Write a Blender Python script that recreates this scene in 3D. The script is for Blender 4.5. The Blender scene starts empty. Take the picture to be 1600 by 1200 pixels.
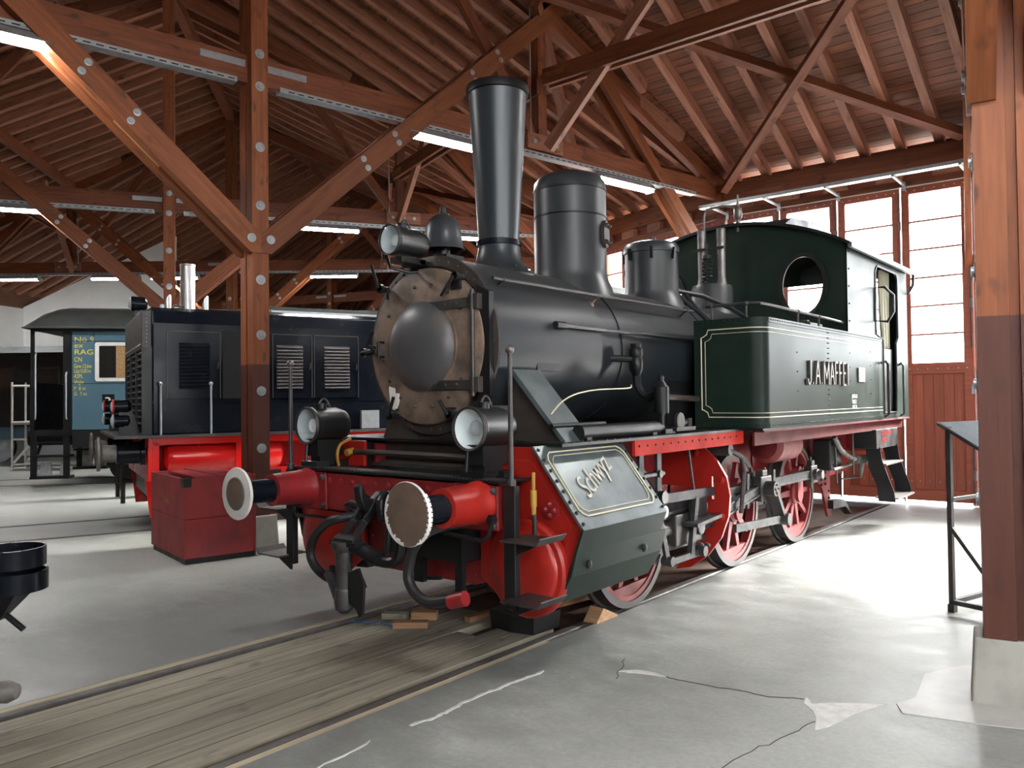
import bpy, bmesh, math, random
from mathutils import Vector, Matrix
random.seed(7)
PI = math.pi
sin, cos, rad = math.sin, math.cos, math.radians
SC = bpy.context.scene
COL = SC.collection

# ------------------------------------------------------------------ camera
def make_camera():
    yaw, pitch, roll = -0.691158644, 0.0197230033, -0.0114212502
    f = Vector((sin(yaw)*cos(pitch), cos(yaw)*cos(pitch), sin(pitch)))
    r = Vector((cos(yaw), -sin(yaw), 0)); u = r.cross(f)
    c, s = cos(roll), sin(roll)
    r2 = c*r + s*u; u2 = -s*r + c*u
    cd = bpy.data.cameras.new('camera'); cam = bpy.data.objects.new('camera', cd); COL.objects.link(cam)
    cd.sensor_width = 36.0; cd.lens = 36.0*1242.667/1600.0; cd.clip_start = .05; cd.clip_end = 300
    m = Matrix((r2, u2, -f)).transposed().to_4x4(); m.translation = (4.21178, -3.71303, 1.69122)
    cam.matrix_world = m; SC.camera = cam
make_camera()

# ------------------------------------------------------------------ sky and exposure
SKY = 2.2
w = bpy.data.worlds.new('sky'); SC.world = w; w.use_nodes = True
bg = w.node_tree.nodes['Background']; bg.inputs['Color'].default_value = (.93, .97, 1.0, 1); bg.inputs['Strength'].default_value = SKY
sl = bpy.data.lights.new('hazy_sun', 'SUN'); sl.energy = 9.0; sl.angle = rad(22); sl.color = (1, .985, .95)
so = bpy.data.objects.new('hazy_sun', sl); COL.objects.link(so)
so.rotation_euler = Vector((-.46, -.87, -.56)).to_track_quat('-Z', 'Y').to_euler()
SC.view_settings.view_transform = 'Standard'; SC.view_settings.look = 'None'
SC.view_settings.gamma = 1; SC.view_settings.use_curve_mapping = False
SC.view_settings.exposure = 3.4
LAMP_E = 17.0

# ------------------------------------------------------------------ materials
def newmat(name):
    m = bpy.data.materials.new(name); m.use_nodes = True
    nt = m.node_tree; b = nt.nodes['Principled BSDF']
    return m, nt, b
def N(nt, t, **kw):
    n = nt.nodes.new(t)
    for k, v in kw.items():
        if k.startswith('i_'):
            n.inputs[int(k[2:]) if k[2:].isdigit() else k[2:].replace('_', ' ')].default_value = v
        else: setattr(n, k, v)
    return n
def mixc(nt, fac, a, b, mode='MIX'):
    m = nt.nodes.new('ShaderNodeMix'); m.data_type = 'RGBA'; m.blend_type = mode
    for s, v in ((0, fac), (6, a), (7, b)):
        if isinstance(v, bpy.types.NodeSocket): nt.links.new(v, m.inputs[s])
        elif s == 0: m.inputs[0].default_value = v
        else: m.inputs[s].default_value = (*v, 1)
    return m.outputs[2]
def ramp(nt, sock, p0, p1, v0=0, v1=1):
    r = nt.nodes.new('ShaderNodeMapRange'); r.inputs[1].default_value = p0; r.inputs[2].default_value = p1
    r.inputs[3].default_value = v0; r.inputs[4].default_value = v1
    nt.links.new(sock, r.inputs[0]); return r.outputs[0]
def noise(nt, scale, stretch=(1, 1, 1), detail=5, coord='Object', rough=.6):
    tc = nt.nodes.new('ShaderNodeTexCoord'); mp = nt.nodes.new('ShaderNodeMapping'); mp.inputs['Scale'].default_value = stretch
    nt.links.new(tc.outputs[coord], mp.inputs[0])
    n = nt.nodes.new('ShaderNodeTexNoise'); n.inputs['Scale'].default_value = scale; n.inputs['Detail'].default_value = detail
    n.inputs['Roughness'].default_value = rough
    nt.links.new(mp.outputs[0], n.inputs['Vector']); return n.outputs['Fac']
def bump(nt, b, sock, dist, strength=1.0):
    bp = nt.nodes.new('ShaderNodeBump'); bp.inputs['Distance'].default_value = dist; bp.inputs['Strength'].default_value = strength
    nt.links.new(sock, bp.inputs['Height']); nt.links.new(bp.outputs[0], b.inputs['Normal'])
def paint(name, c1, c2=None, rough=.4, rough2=None, metal=0, scale=4, lo=.4, hi=.7, b_=0.0, stretch=(1, 1, 1), dust=None, coat=0):
    """worn paint: c1 with patches of c2"""
    m, nt, b = newmat(name)
    b.inputs['Metallic'].default_value = metal; b.inputs['Roughness'].default_value = rough
    if coat: b.inputs['Coat Weight'].default_value = coat; b.inputs['Coat Roughness'].default_value = .12
    if c2 is None: b.inputs['Base Color'].default_value = (*c1, 1); return m
    nf = noise(nt, scale, stretch); f = ramp(nt, nf, lo, hi)
    col = mixc(nt, f, c1, c2)
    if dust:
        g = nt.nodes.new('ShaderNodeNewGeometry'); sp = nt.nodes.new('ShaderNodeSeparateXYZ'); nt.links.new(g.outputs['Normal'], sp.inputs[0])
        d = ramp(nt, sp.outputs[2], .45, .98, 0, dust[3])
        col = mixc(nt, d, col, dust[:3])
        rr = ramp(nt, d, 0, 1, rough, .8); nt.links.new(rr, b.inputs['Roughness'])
    elif rough2 is not None: nt.links.new(ramp(nt, f, 0, 1, rough, rough2), b.inputs['Roughness'])
    nt.links.new(col, b.inputs['Base Color'])
    if b_: bump(nt, b, nf, b_)
    return m
def wood(name, c1, c2, c3=None, rough=.6, dado=None, scale=3.0, knots=True):
    """timber grained along the object's own X axis; dado = painted darker below a height"""
    m, nt, b = newmat(name); b.inputs['Roughness'].default_value = rough
    oi = nt.nodes.new('ShaderNodeObjectInfo')
    tc = nt.nodes.new('ShaderNodeTexCoord'); off = nt.nodes.new('ShaderNodeVectorMath'); off.operation = 'MULTIPLY_ADD'
    nt.links.new(oi.outputs['Random'], off.inputs[0]); off.inputs[1].default_value = (37, 11, 23); nt.links.new(tc.outputs['Object'], off.inputs[2])
    mp = nt.nodes.new('ShaderNodeMapping'); mp.inputs['Scale'].default_value = (.6, 9, 9); nt.links.new(off.outputs[0], mp.inputs[0])
    n = nt.nodes.new('ShaderNodeTexNoise'); n.inputs['Scale'].default_value = scale; n.inputs['Detail'].default_value = 6; nt.links.new(mp.outputs[0], n.inputs['Vector'])
    col = mixc(nt, ramp(nt, n.outputs['Fac'], .35, .68), c1, c2)
    if knots:
        mp2 = nt.nodes.new('ShaderNodeMapping'); mp2.inputs['Scale'].default_value = (2.2, 5, 5); nt.links.new(off.outputs[0], mp2.inputs[0])
        v = nt.nodes.new('ShaderNodeTexNoise'); v.inputs['Scale'].default_value = 1.7; v.inputs['Detail'].default_value = 2; nt.links.new(mp2.outputs[0], v.inputs['Vector'])
        col = mixc(nt, ramp(nt, v.outputs['Fac'], .62, .74, 0, .75), col, tuple(x*.35 for x in c1))
    var = ramp(nt, oi.outputs['Random'], 0, 1, .78, 1.18)
    vm = nt.nodes.new('ShaderNodeVectorMath'); vm.operation = 'SCALE'; nt.links.new(col, vm.inputs[0]); nt.links.new(var, vm.inputs['Scale']); col = vm.outputs[0]
    if dado:
        g = nt.nodes.new('ShaderNodeNewGeometry'); sp = nt.nodes.new('ShaderNodeSeparateXYZ'); nt.links.new(g.outputs['Position'], sp.inputs[0])
        f = ramp(nt, sp.outputs[2], dado[0]-.004, dado[0]+.004, .88, 0)
        col = mixc(nt, f, col, dado[1])
    nt.links.new(col, b.inputs['Base Color'])
    bump(nt, b, n.outputs['Fac'], .004, .6)
    return m
def emit(name, c, e):
    m, nt, b = newmat(name); b.inputs['Base Color'].default_value = (.8, .8, .8, 1)
    b.inputs['Emission Color'].default_value = (*c, 1); b.inputs['Emission Strength'].default_value = e; return m
def glassmat(name, tint=(1, 1, 1), refl=.08):
    m, nt, b = newmat(name); nt.nodes.remove(b)
    t = nt.nodes.new('ShaderNodeBsdfTransparent'); t.inputs[0].default_value = (*tint, 1)
    g = nt.nodes.new('ShaderNodeBsdfGlossy'); g.inputs['Roughness'].default_value = .03
    lw = nt.nodes.new('ShaderNodeLayerWeight'); lw.inputs[0].default_value = .5
    pw = nt.nodes.new('ShaderNodeMath'); pw.operation = 'POWER'; nt.links.new(lw.outputs['Facing'], pw.inputs[0]); pw.inputs[1].default_value = 5
    mx = nt.nodes.new('ShaderNodeMixShader'); nt.links.new(ramp(nt, pw.outputs[0], 0, 1, refl*.5, 1), mx.inputs[0])
    nt.links.new(t.outputs[0], mx.inputs[1]); nt.links.new(g.outputs[0], mx.inputs[2])
    nt.links.new(mx.outputs[0], nt.nodes['Material Output'].inputs[0]); return m

M = {}
DADO = (2.12, (.058, .0135, .009))
M['wood'] = wood('stained timber', (.125, .031, .010), (.205, .060, .021))
M['post'] = wood('stained post timber', (.175, .046, .012), (.265, .078, .022), dado=DADO)
M['rafter'] = wood('rafter timber', (.23, .088, .048), (.34, .145, .088))
M['board'] = wood('roof board timber', (.135, .041, .015), (.235, .078, .031), scale=2.0)
M['pale_wood'] = wood('fresh timber', (.42, .22, .09), (.55, .33, .17))
M['grey_wood'] = wood('weathered deck boards', (.20, .18, .135), (.31, .285, .215), rough=.75, scale=2.2)
M['scrap_wood'] = wood('scrap timber', (.28, .15, .07), (.40, .24, .13))
M['wallwood'] = wood('dark wall timber', (.13, .05, .026), (.19, .08, .04), knots=False)
M['door_wood'] = wood('red brown door timber', (.20, .045, .022), (.26, .065, .034), knots=False)
M['black'] = paint('black machine paint', (.008, .009, .010), (.016, .016, .016), .33, .5)
M['black'].node_tree.nodes['Principled BSDF'].inputs['Specular IOR Level'].default_value = .3
M['blackgloss'] = paint('black gloss paint', (.005, .007, .011), (.009, .011, .015), .20, .30, scale=3)
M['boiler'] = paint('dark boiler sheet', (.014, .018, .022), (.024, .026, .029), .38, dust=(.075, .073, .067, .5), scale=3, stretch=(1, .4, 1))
M['boiler'].node_tree.nodes['Principled BSDF'].inputs['Specular IOR Level'].default_value = .2
M['blackgloss'].node_tree.nodes['Principled BSDF'].inputs['Specular IOR Level'].default_value = .13
M['chimney'] = paint('dark blue grey stack sheet', (.026, .032, .037), (.050, .053, .053), .34, .46, scale=2.5, stretch=(1, 1, .3), metal=.15)
M['iron'] = paint('dull iron', (.045, .045, .048), (.085, .075, .065), .45, .6, metal=.5, scale=9)
M['steel'] = paint('bright worn steel', (.24, .23, .225), (.15, .13, .12), .38, .5, metal=.75, scale=8)
M['gear'] = paint('grey oily motion steel', (.048, .048, .051), (.030, .029, .028), .45, .55, metal=.2, scale=9)
M['gear'].node_tree.nodes['Principled BSDF'].inputs['Specular IOR Level'].default_value = .2
M['sheet'] = paint('grey printed panel', (.085, .11, .12), (.065, .085, .095), .6, .65, scale=5)
M['sheet'].node_tree.nodes['Principled BSDF'].inputs['Specular IOR Level'].default_value = .15
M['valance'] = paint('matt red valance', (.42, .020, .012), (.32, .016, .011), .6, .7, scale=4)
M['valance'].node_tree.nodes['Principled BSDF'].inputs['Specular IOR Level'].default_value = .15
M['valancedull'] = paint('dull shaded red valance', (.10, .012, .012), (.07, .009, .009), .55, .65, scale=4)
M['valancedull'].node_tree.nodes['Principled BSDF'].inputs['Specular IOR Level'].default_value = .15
M['rust'] = paint('heat browned smokebox', (.215, .148, .106), (.088, .066, .054), .55, .65, scale=5.5, lo=.40, hi=.66, b_=.002)
M['dish'] = paint('sooty door dish', (.062, .063, .066), (.13, .095, .074), .40, .52, scale=2.2, lo=.5, hi=.72)
M['rustdark'] = paint('sooty brown plate', (.055, .043, .036), (.022, .020, .020), .5, .6, scale=4)
M['green'] = paint('dark green paint', (.012, .022, .017), (.019, .029, .023), .34, .42, scale=2)
M['green'].node_tree.nodes['Principled BSDF'].inputs['Specular IOR Level'].default_value = .09
M['greensheen'] = paint('worn green sheet with painted sheen', (.075, .098, .098), (.14, .165, .17), .3, .42, scale=5, metal=.25)  # paler grey-blue than the other green: reflected light put into the colour
M['red'] = paint('red engine paint', (.36, .016, .010), (.26, .012, .009), .32, .44, scale=3)
M['beamred'] = paint('dark red beam paint', (.25, .015, .018), (.17, .012, .015), .38, .5, scale=5)
M['wheelred'] = paint('dull red wheel paint', (.20, .022, .024), (.12, .011, .012), .5, .6, scale=5)
M['dieselred'] = paint('bright red paint', (.62, .012, .010), (.56, .012, .010), .22, .3, scale=2)
M['cratered'] = paint('crate red paint', (.26, .018, .020), (.16, .018, .022), .5, .62, scale=3, b_=.002)
M['blue'] = paint('grey blue coach paint', (.085, .17, .225), (.075, .15, .20), .3, .38, scale=2)
M['white'] = paint('white paint', (.78, .77, .73), (.66, .64, .59), .45, .5, scale=6)
M['cream'] = paint('cream lining paint', (.62, .58, .40), None, .45)
M['fadedcream'] = paint('faded cream lettering', (.46, .44, .36), (.34, .35, .31), .5, .6, scale=9)
M['yellow'] = paint('yellow lettering paint', (.78, .66, .06), None, .5)
M['bufferbrown'] = paint('brown worn buffer face', (.16, .105, .075), (.10, .075, .06), .5, .6, scale=5)
M['greybuffer'] = paint('greasy grey steel', (.16, .15, .135), (.09, .085, .08), .5, .55, scale=8, metal=.3)
M['brass'] = paint('dull brass', (.45, .33, .15), (.30, .22, .11), .3, .4, metal=1, scale=9)
M['galv'] = paint('galvanised steel', (.42, .45, .47), (.33, .35, .37), .38, .45, metal=.6, scale=12)
M['silver'] = paint('silver pipe', (.62, .63, .63), (.50, .50, .50), .28, .4, metal=.8, scale=6)
M['roofgrey'] = paint('grey roof felt', (.055, .062, .060), (.040, .046, .046), .65, .7, scale=3)
M['plaster'] = paint('white plaster wall', (.72, .72, .70), (.66, .66, .64), .85, .9, scale=1.5)
M['concrete'] = paint('concrete footing', (.36, .35, .31), (.26, .25, .22), .8, .85, scale=4, b_=.003)
M['rail'] = paint('worn rail steel', (.11, .105, .10), (.08, .07, .062), .6, .7, metal=.3, scale=10)
M['railrust'] = paint('rusty groove iron', (.10, .052, .030), (.065, .040, .028), .7, .8, scale=8)
M['rubber'] = paint('black rubber hose', (.012, .012, .013), (.02, .02, .02), .5, .6, scale=10)
M['lensfrost'] = paint('pale lamp reflector', (.55, .60, .62), (.42, .47, .50), .25, .35, scale=5)
M['lenswhite'] = paint('white lamp enamel', (.85, .90, .90), None, .25)
M['mortar'] = paint('white crack mortar', (.66, .66, .63), (.5, .5, .47), .7, .8, scale=14)
M['patch'] = paint('pale screed patch', (.47, .47, .44), (.40, .40, .37), .45, .5, scale=5)
M['crackdark'] = paint('dark open crack', (.07, .065, .055), None, .9)
M['cloth'] = paint('pale olive curtain cloth', (.27, .26, .19), (.19, .185, .13), .9, .9, scale=6, stretch=(6, 6, .4))
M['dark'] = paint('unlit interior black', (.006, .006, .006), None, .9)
M['plate'] = paint('nameplate metal', (.16, .14, .13), (.11, .10, .09), .4, .5, metal=.6, scale=12)
M['ochre'] = paint('ochre paint', (.42, .22, .03), (.30, .16, .03), .5, .6, scale=12)
M['bluechain'] = paint('blue plastic chain', (.04, .12, .28), None, .4)
M['glass'] = glassmat('clear window glass')
M['lamp'] = emit('lit fluorescent diffuser', (1, .985, .97), LAMP_E)
M['lens'] = glassmat('lamp glass', (.97, .99, .99), .10)
M['strip'] = wood('pale deck edging', (.34, .29, .19), (.46, .40, .27), rough=.75, knots=False)
def floor_mat():
    m, nt, b = newmat('worn concrete floor')
    n1 = noise(nt, .55, detail=8, rough=.62); n2 = noise(nt, 2.6, (1, 1.6, 1), 8, rough=.7); n3 = noise(nt, 30, detail=3)
    c = mixc(nt, ramp(nt, n1, .36, .62), (.215, .228, .210), (.365, .385, .350))
    c = mixc(nt, ramp(nt, n2, .40, .66, 0, .7), c, (.445, .465, .43))
    c = mixc(nt, ramp(nt, n3, .3, .75, 0, .35), c, (.16, .155, .145))
    # oil-darkened margin that runs along the near rail
    g = nt.nodes.new('ShaderNodeNewGeometry'); sp = nt.nodes.new('ShaderNodeSeparateXYZ'); nt.links.new(g.outputs['Position'], sp.inputs[0])
    dx = nt.nodes.new('ShaderNodeMath'); dx.operation = 'MULTIPLY_ADD'; nt.links.new(n2, dx.inputs[0]); dx.inputs[1].default_value = 1.3; nt.links.new(sp.outputs[0], dx.inputs[2])
    ab = nt.nodes.new('ShaderNodeMath'); ab.operation = 'ABSOLUTE'; nt.links.new(dx.outputs[0], ab.inputs[0])
    f = ramp(nt, ab.outputs[0], 1.5, 2.3, .72, 0)
    c = mixc(nt, f, c, (.115, .122, .120))
    nt.links.new(c, b.inputs['Base Color'])
    nt.links.new(ramp(nt, n2, .35, .7, .36, .58), b.inputs['Roughness'])
    bump(nt, b, n2, .006, .5)
    return m
M['floor'] = floor_mat()

# ------------------------------------------------------------------ mesh builder
class MB:
    def __init__(s): s.v = []; s.f = []
    def add(s, vs, fs):
        k = len(s.v); s.v += [Vector(v) for v in vs]; s.f += [tuple(i+k for i in f) for f in fs]; return s
    def box(s, a, b):
        (x0, y0, z0), (x1, y1, z1) = a, b
        x0, x1 = sorted((x0, x1)); y0, y1 = sorted((y0, y1)); z0, z1 = sorted((z0, z1))
        return s.add([(x0,y0,z0),(x1,y0,z0),(x1,y1,z0),(x0,y1,z0),(x0,y0,z1),(x1,y0,z1),(x1,y1,z1),(x0,y1,z1)],
                     [(0,3,2,1),(4,5,6,7),(0,1,5,4),(1,2,6,5),(2,3,7,6),(3,0,4,7)])
    def bar(s, p0, p1, w_, h, up=(0, 0, 1)):
        """rectangular bar: h along 'up', w_ across"""
        p0, p1 = Vector(p0), Vector(p1); d = (p1-p0).normalized(); up = Vector(up)
        if abs(d.dot(up)) > .98: up = Vector((0, 1, 0)) if abs(d.y) < .9 else Vector((1, 0, 0))
        a = d.cross(up).normalized()*w_/2; c = a.cross(d).normalized()*h/2
        vs = [p+q for p in (p0, p1) for q in (-a-c, a-c, a+c, -a+c)]
        return s.add(vs, [(0,1,2,3),(7,6,5,4),(0,4,5,1),(1,5,6,2),(2,6,7,3),(3,7,4,0)])
    def prism(s, poly, ax, a, b):
        """polygon in the two other axes, extruded along ax from a to b"""
        def P3(p, t): return {'x': (t, p[0], p[1]), 'y': (p[0], t, p[1]), 'z': (p[0], p[1], t)}[ax]
        n = len(poly); vs = [P3(p, a) for p in poly]+[P3(p, b) for p in poly]
        return s.add(vs, [tuple(range(n-1, -1, -1)), tuple(range(n, 2*n))]+[(i, (i+1) % n, n+(i+1) % n, n+i) for i in range(n)])
    def loft(s, rings, cap=True, closed=True):
        n = len(rings[0]); vs = [p for r in rings for p in r]; fs = []
        for k in range(len(rings)-1):
            for i in range(n if closed else n-1):
                j = (i+1) % n; fs.append((k*n+i, k*n+j, (k+1)*n+j, (k+1)*n+i))
        if cap: fs += [tuple(range(n-1, -1, -1)), tuple(range((len(rings)-1)*n, len(rings)*n))]
        return s.add(vs, fs)
    def lathe(s, prof, o=(0, 0, 0), ax=(0, 0, 1), n=24, cap=True):
        """prof = [(radius, height along ax)]"""
        o, ax = Vector(o), Vector(ax).normalized(); t = Vector((0, 0, 1)) if abs(ax.z) < .9 else Vector((1, 0, 0))
        a = ax.cross(t).normalized(); b = ax.cross(a)
        R = [[o+ax*h+(a*cos(2*PI*i/n)+b*sin(2*PI*i/n))*max(r, 1e-4) for i in range(n)] for r, h in prof]
        return s.loft(R, cap)
    def cyl(s, p0, p1, r, r1=None, n=16):
        p0, p1 = Vector(p0), Vector(p1); return s.lathe([(r, 0), (r if r1 is None else r1, (p1-p0).length)], p0, p1-p0, n)
    def ball(s, c, r, n=12, sc=1.0):
        return s.lathe([(r*sin(PI*k/8), -r*cos(PI*k/8)*sc) for k in range(9)], c, (0, 0, 1), n)
    def tube(s, pts, r, n=8, closed=False):
        pts = [Vector(p) for p in pts]; m = len(pts); R = []; a = None
        for i, p in enumerate(pts):
            if closed: d = pts[(i+1) % m]-pts[i-1]
            else: d = pts[min(i+1, m-1)]-pts[max(i-1, 0)]
            d.normalize()
            if a is None:
                a = d.cross(Vector((0, 0, 1)) if abs(d.z) < .9 else Vector((1, 0, 0))).normalized()
            else: a = (a-d*a.dot(d)).normalized()
            b = d.cross(a); R.append([p+(a*cos(2*PI*k/n)+b*sin(2*PI*k/n))*r for k in range(n)])
        if closed: R.append(R[0])
        return s.loft(R, not closed)
    def rivets(s, pts, ax, r=.012, h=.008):
        for p in pts: s.lathe([(r, -.002), (r*.85, h*.6), (r*.4, h)], p, ax, 6)
        return s
    def obj(s, name, mat, parent=None, smooth=True, bev=0, kind=None, loc=None, rotz=0):
        me = bpy.data.meshes.new(name); me.from_pydata([tuple(v) for v in s.v], [], s.f); 
        bm = bmesh.new(); bm.from_mesh(me); bmesh.ops.recalc_face_normals(bm, faces=bm.faces); bm.to_mesh(me); bm.free()
        if smooth:
            me.shade_smooth(); me.set_sharp_from_angle(angle=rad(35))
        me.materials.append(M[mat] if isinstance(mat, str) else mat)
        return link(name, me, parent, bev, kind, loc, rotz)
def link(name, data, parent=None, bev=0, kind=None, loc=None, rotz=0):
    o = bpy.data.objects.new(name, data); COL.objects.link(o)
    if parent is not None: o.parent = parent
    if bev:
        b = o.modifiers.new('bevel', 'BEVEL'); b.width = bev; b.segments = 2; b.limit_method = 'ANGLE'; b.angle_limit = rad(40)
    if kind: o['kind'] = kind
    if loc is not None: o.location = loc
    if rotz: o.rotation_euler[2] = rotz
    return o
def smoothpath(pts, k=6):
    """Catmull-Rom through pts"""
    P = [Vector(p) for p in pts]; P = [P[0]*2-P[1]]+P+[P[-1]*2-P[-2]]; out = []
    for i in range(1, len(P)-2):
        for j in range(k):
            t = j/k; a, b, c, d = P[i-1:i+3]
            out.append(.5*((2*b)+(c-a)*t+(2*a-5*b+4*c-d)*t*t+(3*b-a-3*c+d)*t**3))
    return out+[P[-2]]
def thing(name, label, cat, loc=(0, 0, 0), rotz=0, group=None, kind=None):
    o = link(name, None, loc=loc, rotz=rotz); o.empty_display_size = .2
    return tag(o, label, cat, group, kind)
def tag(o, label=None, cat=None, group=None, kind=None):
    if label: o['label'] = label
    if cat: o['category'] = cat
    if group: o['group'] = group
    if kind: o['kind'] = kind
    return o
def copy_tree(o, parent=None):
    c = o.copy(); COL.objects.link(c)
    if parent is not None: c.parent = parent
    for ch in list(o.children): copy_tree(ch, c)
    return c
_tc = {}
def timber(name, p0, p1, w_, h, mat, parent, up=(0, 0, 1), kind=None):
    """squared timber, grain along its own X; shares mesh data between equal sizes"""
    p0, p1 = Vector(p0), Vector(p1); L = (p1-p0).length; key = (round(L, 3), round(w_, 3), round(h, 3), mat)
    if key not in _tc:
        mb = MB().box((0, -w_/2, -h/2), (L, w_/2, h/2)); o = mb.obj(name, mat, None, smooth=False); _tc[key] = o.data
    else: o = link(name, _tc[key])
    o.name = name
    x = (p1-p0).normalized(); up = Vector(up)
    if abs(x.dot(up)) > .98: up = Vector((0, 1, 0)) if abs(x.y) < .9 else Vector((1, 0, 0))
    y = up.cross(x).normalized(); z = x.cross(y)
    o.parent = parent; m = Matrix((x, y, z)).transposed().to_4x4(); m.translation = p0; o.matrix_local = m
    if kind: o['kind'] = kind
    return o
def holed(name, outer, holes, ax, t0, t1, mat, parent=None, kind=None, bev=0):
    """flat plate with holes: 2-D outlines, extruded along ax from t0 to t1"""
    bm = bmesh.new()
    def P3(p, t): return {'x': (t, p[0], p[1]), 'y': (p[0], t, p[1]), 'z': (p[0], p[1], t)}[ax]
    es = []
    for lp in [outer]+holes:
        vs = [bm.verts.new(P3(p, t0)) for p in lp]
        es += [bm.edges.new((vs[i], vs[(i+1) % len(vs)])) for i in range(len(vs))]
    r = bmesh.ops.triangle_fill(bm, use_beauty=True, use_dissolve=False, edges=es)
    fs = [g for g in r['geom'] if isinstance(g, bmesh.types.BMFace)]
    e = bmesh.ops.extrude_face_region(bm, geom=fs)
    d = Vector(P3((0, 0), t1-t0))
    bmesh.ops.translate(bm, vec=d, verts=[g for g in e['geom'] if isinstance(g, bmesh.types.BMVert)])
    bmesh.ops.recalc_face_normals(bm, faces=bm.faces)
    me = bpy.data.meshes.new(name); bm.to_mesh(me); bm.free()
    me.materials.append(M[mat]); return link(name, me, parent, bev, kind)
def text(name, s, size, mat, mtx, parent=None, depth=.002, sx=1.0, space=1.0, align='LEFT', shear=0):
    cu = bpy.data.curves.new(name, 'FONT'); cu.body = s; cu.size = size; cu.extrude = depth; cu.align_x = align; cu.space_character = space; cu.shear = shear
    cu.resolution_u = 4
    t = bpy.data.objects.new(name, cu); COL.objects.link(t)
    dg = bpy.context.evaluated_depsgraph_get(); me = bpy.data.meshes.new_from_object(t.evaluated_get(dg)); bpy.data.objects.remove(t)
    me.materials.clear(); me.materials.append(M[mat])
    me.transform(mtx @ Matrix.Diagonal((sx, 1, 1, 1)))
    return link(name, me, parent)
def frame_m(o, x, y):
    """matrix whose X runs along x, Y along y at origin o"""
    x, y = Vector(x).normalized(), Vector(y).normalized(); m = Matrix((x, y, x.cross(y))).transposed().to_4x4(); m.translation = o; return m
def arc(cx, cy, r, a0, a1, n=8): return [(cx+r*cos(rad(a0+(a1-a0)*i/n)), cy+r*sin(rad(a0+(a1-a0)*i/n))) for i in range(n+1)]
def ell(cx, cy, a, b, n=28): return [(cx+a*cos(2*PI*i/n), cy+b*sin(2*PI*i/n)) for i in range(n)]
def rrect(x0, y0, x1, y1, r, n=4):
    return arc(x1-r, y0+r, r, -90, 0, n)+arc(x1-r, y1-r, r, 0, 90, n)+arc(x0+r, y1-r, r, 90, 180, n)+arc(x0+r, y0+r, r, 180, 270, n)
CY = 21.0                                                    # turntable centre the shed is built around: (0, 21)
def ring_pt(r, th, z=0): return Vector((-r*sin(rad(th)), CY-r*cos(rad(th)), z))

# ================================================================== THE SHED
# ground and floor
MB().box((-70, -40, -.30), (60, 80, -.12)).obj('ground', paint('pale yard gravel', (.42, .41, .38), (.33, .32, .30), .9, .95, scale=3), kind='structure', smooth=False)
R_OUT = 31.5
def ringpoly(r, a0, a1, n=36): return [ring_pt(r, a0+(a1-a0)*i/n) for i in range(n+1)]
pts_o = ringpoly(R_OUT, -52, 112, 48); pts_i = ringpoly(10.9, 112, -52, 48)
fl = holed('floor', [(p.x, p.y) for p in pts_o+pts_i],
           [[(-.84, -8.5), (.84, -8.5), (.84, 9.55), (-.84, 9.55)]], 'z', 0, -.12, 'floor', kind='structure')
# --- the locomotive's track: rails in grooves, plank deck between them
trk = thing('railway_track', 'railway track with plank deck set in the concrete floor under the steam locomotive', 'track', (0, 0, 0))
MB().box((-.84, -8.5, -.12), (.84, 9.55, -.075)).obj('track_bed', 'railrust', trk, smooth=False)
for s in (-1, 1):
    MB().prism([(s*.7175, -.075), (s*.7175, -.012), (s*.724, -.004), (s*.781, -.004), (s*.788, -.012), (s*.788, -.075)], 'y', -8.5, 9.5).obj('rail', 'rail', trk, smooth=False)
    timber('edge_strip', (s*.815, -8.4, -.035), (s*.815, .75 if s > 0 else 9.4, -.035), .05, .066, 'strip', trk)
    MB().box((s*.66, -8.5, -.075), (s*.71, 9.5, -.03)).obj('groove_lip', 'railrust', trk, smooth=False)
xs = [-.655, -.49, -.30, -.08, .14, .32, .50, .655]
for i in range(7):
    y = -8.4
    for y1 in (-4.6-.3*(i % 3), .55+.25*(i*5 % 4)):
        timber('plank', ((xs[i]+xs[i+1])/2, y+.006, -.035), ((xs[i]+xs[i+1])/2, y1-.006, -.035), xs[i+1]-xs[i]-.016, .06, 'grey_wood', trk)
        y = y1
for x in xs[1:-1]: MB().box((x-.008, -8.4, -.07), (x+.008, .5, -.0075)).obj('dirt_seam', 'crackdark', trk, smooth=False)
# diesel track: flush rails
trk2 = thing('railway_track', 'railway track of two flush rails running under the black and red diesel', 'track', ring_pt(20.6, 20), rad(-20))
for s in (-1, 1):
    MB().box((s*.7175, -7, -.05), (s*.78, 9.3, .004)).obj('rail', 'rail', trk2, smooth=False)
    MB().box((s*.67, -7, -.05), (s*.7175, 9.3, .0015)).obj('groove', 'crackdark', trk2, smooth=False)
trk3 = thing('railway_track', 'railway track of two flush rails running under the blue coach', 'track', ring_pt(20, 40), rad(-40))
for s in (-1, 1):
    MB().box((s*.7175, -8, -.05), (s*.78, 8.7, .004)).obj('rail', 'rail', trk3, smooth=False)
    MB().box((s*.67, -8, -.05), (s*.7175, 8.7, .0015)).obj('groove', 'crackdark', trk3, smooth=False)
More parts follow.
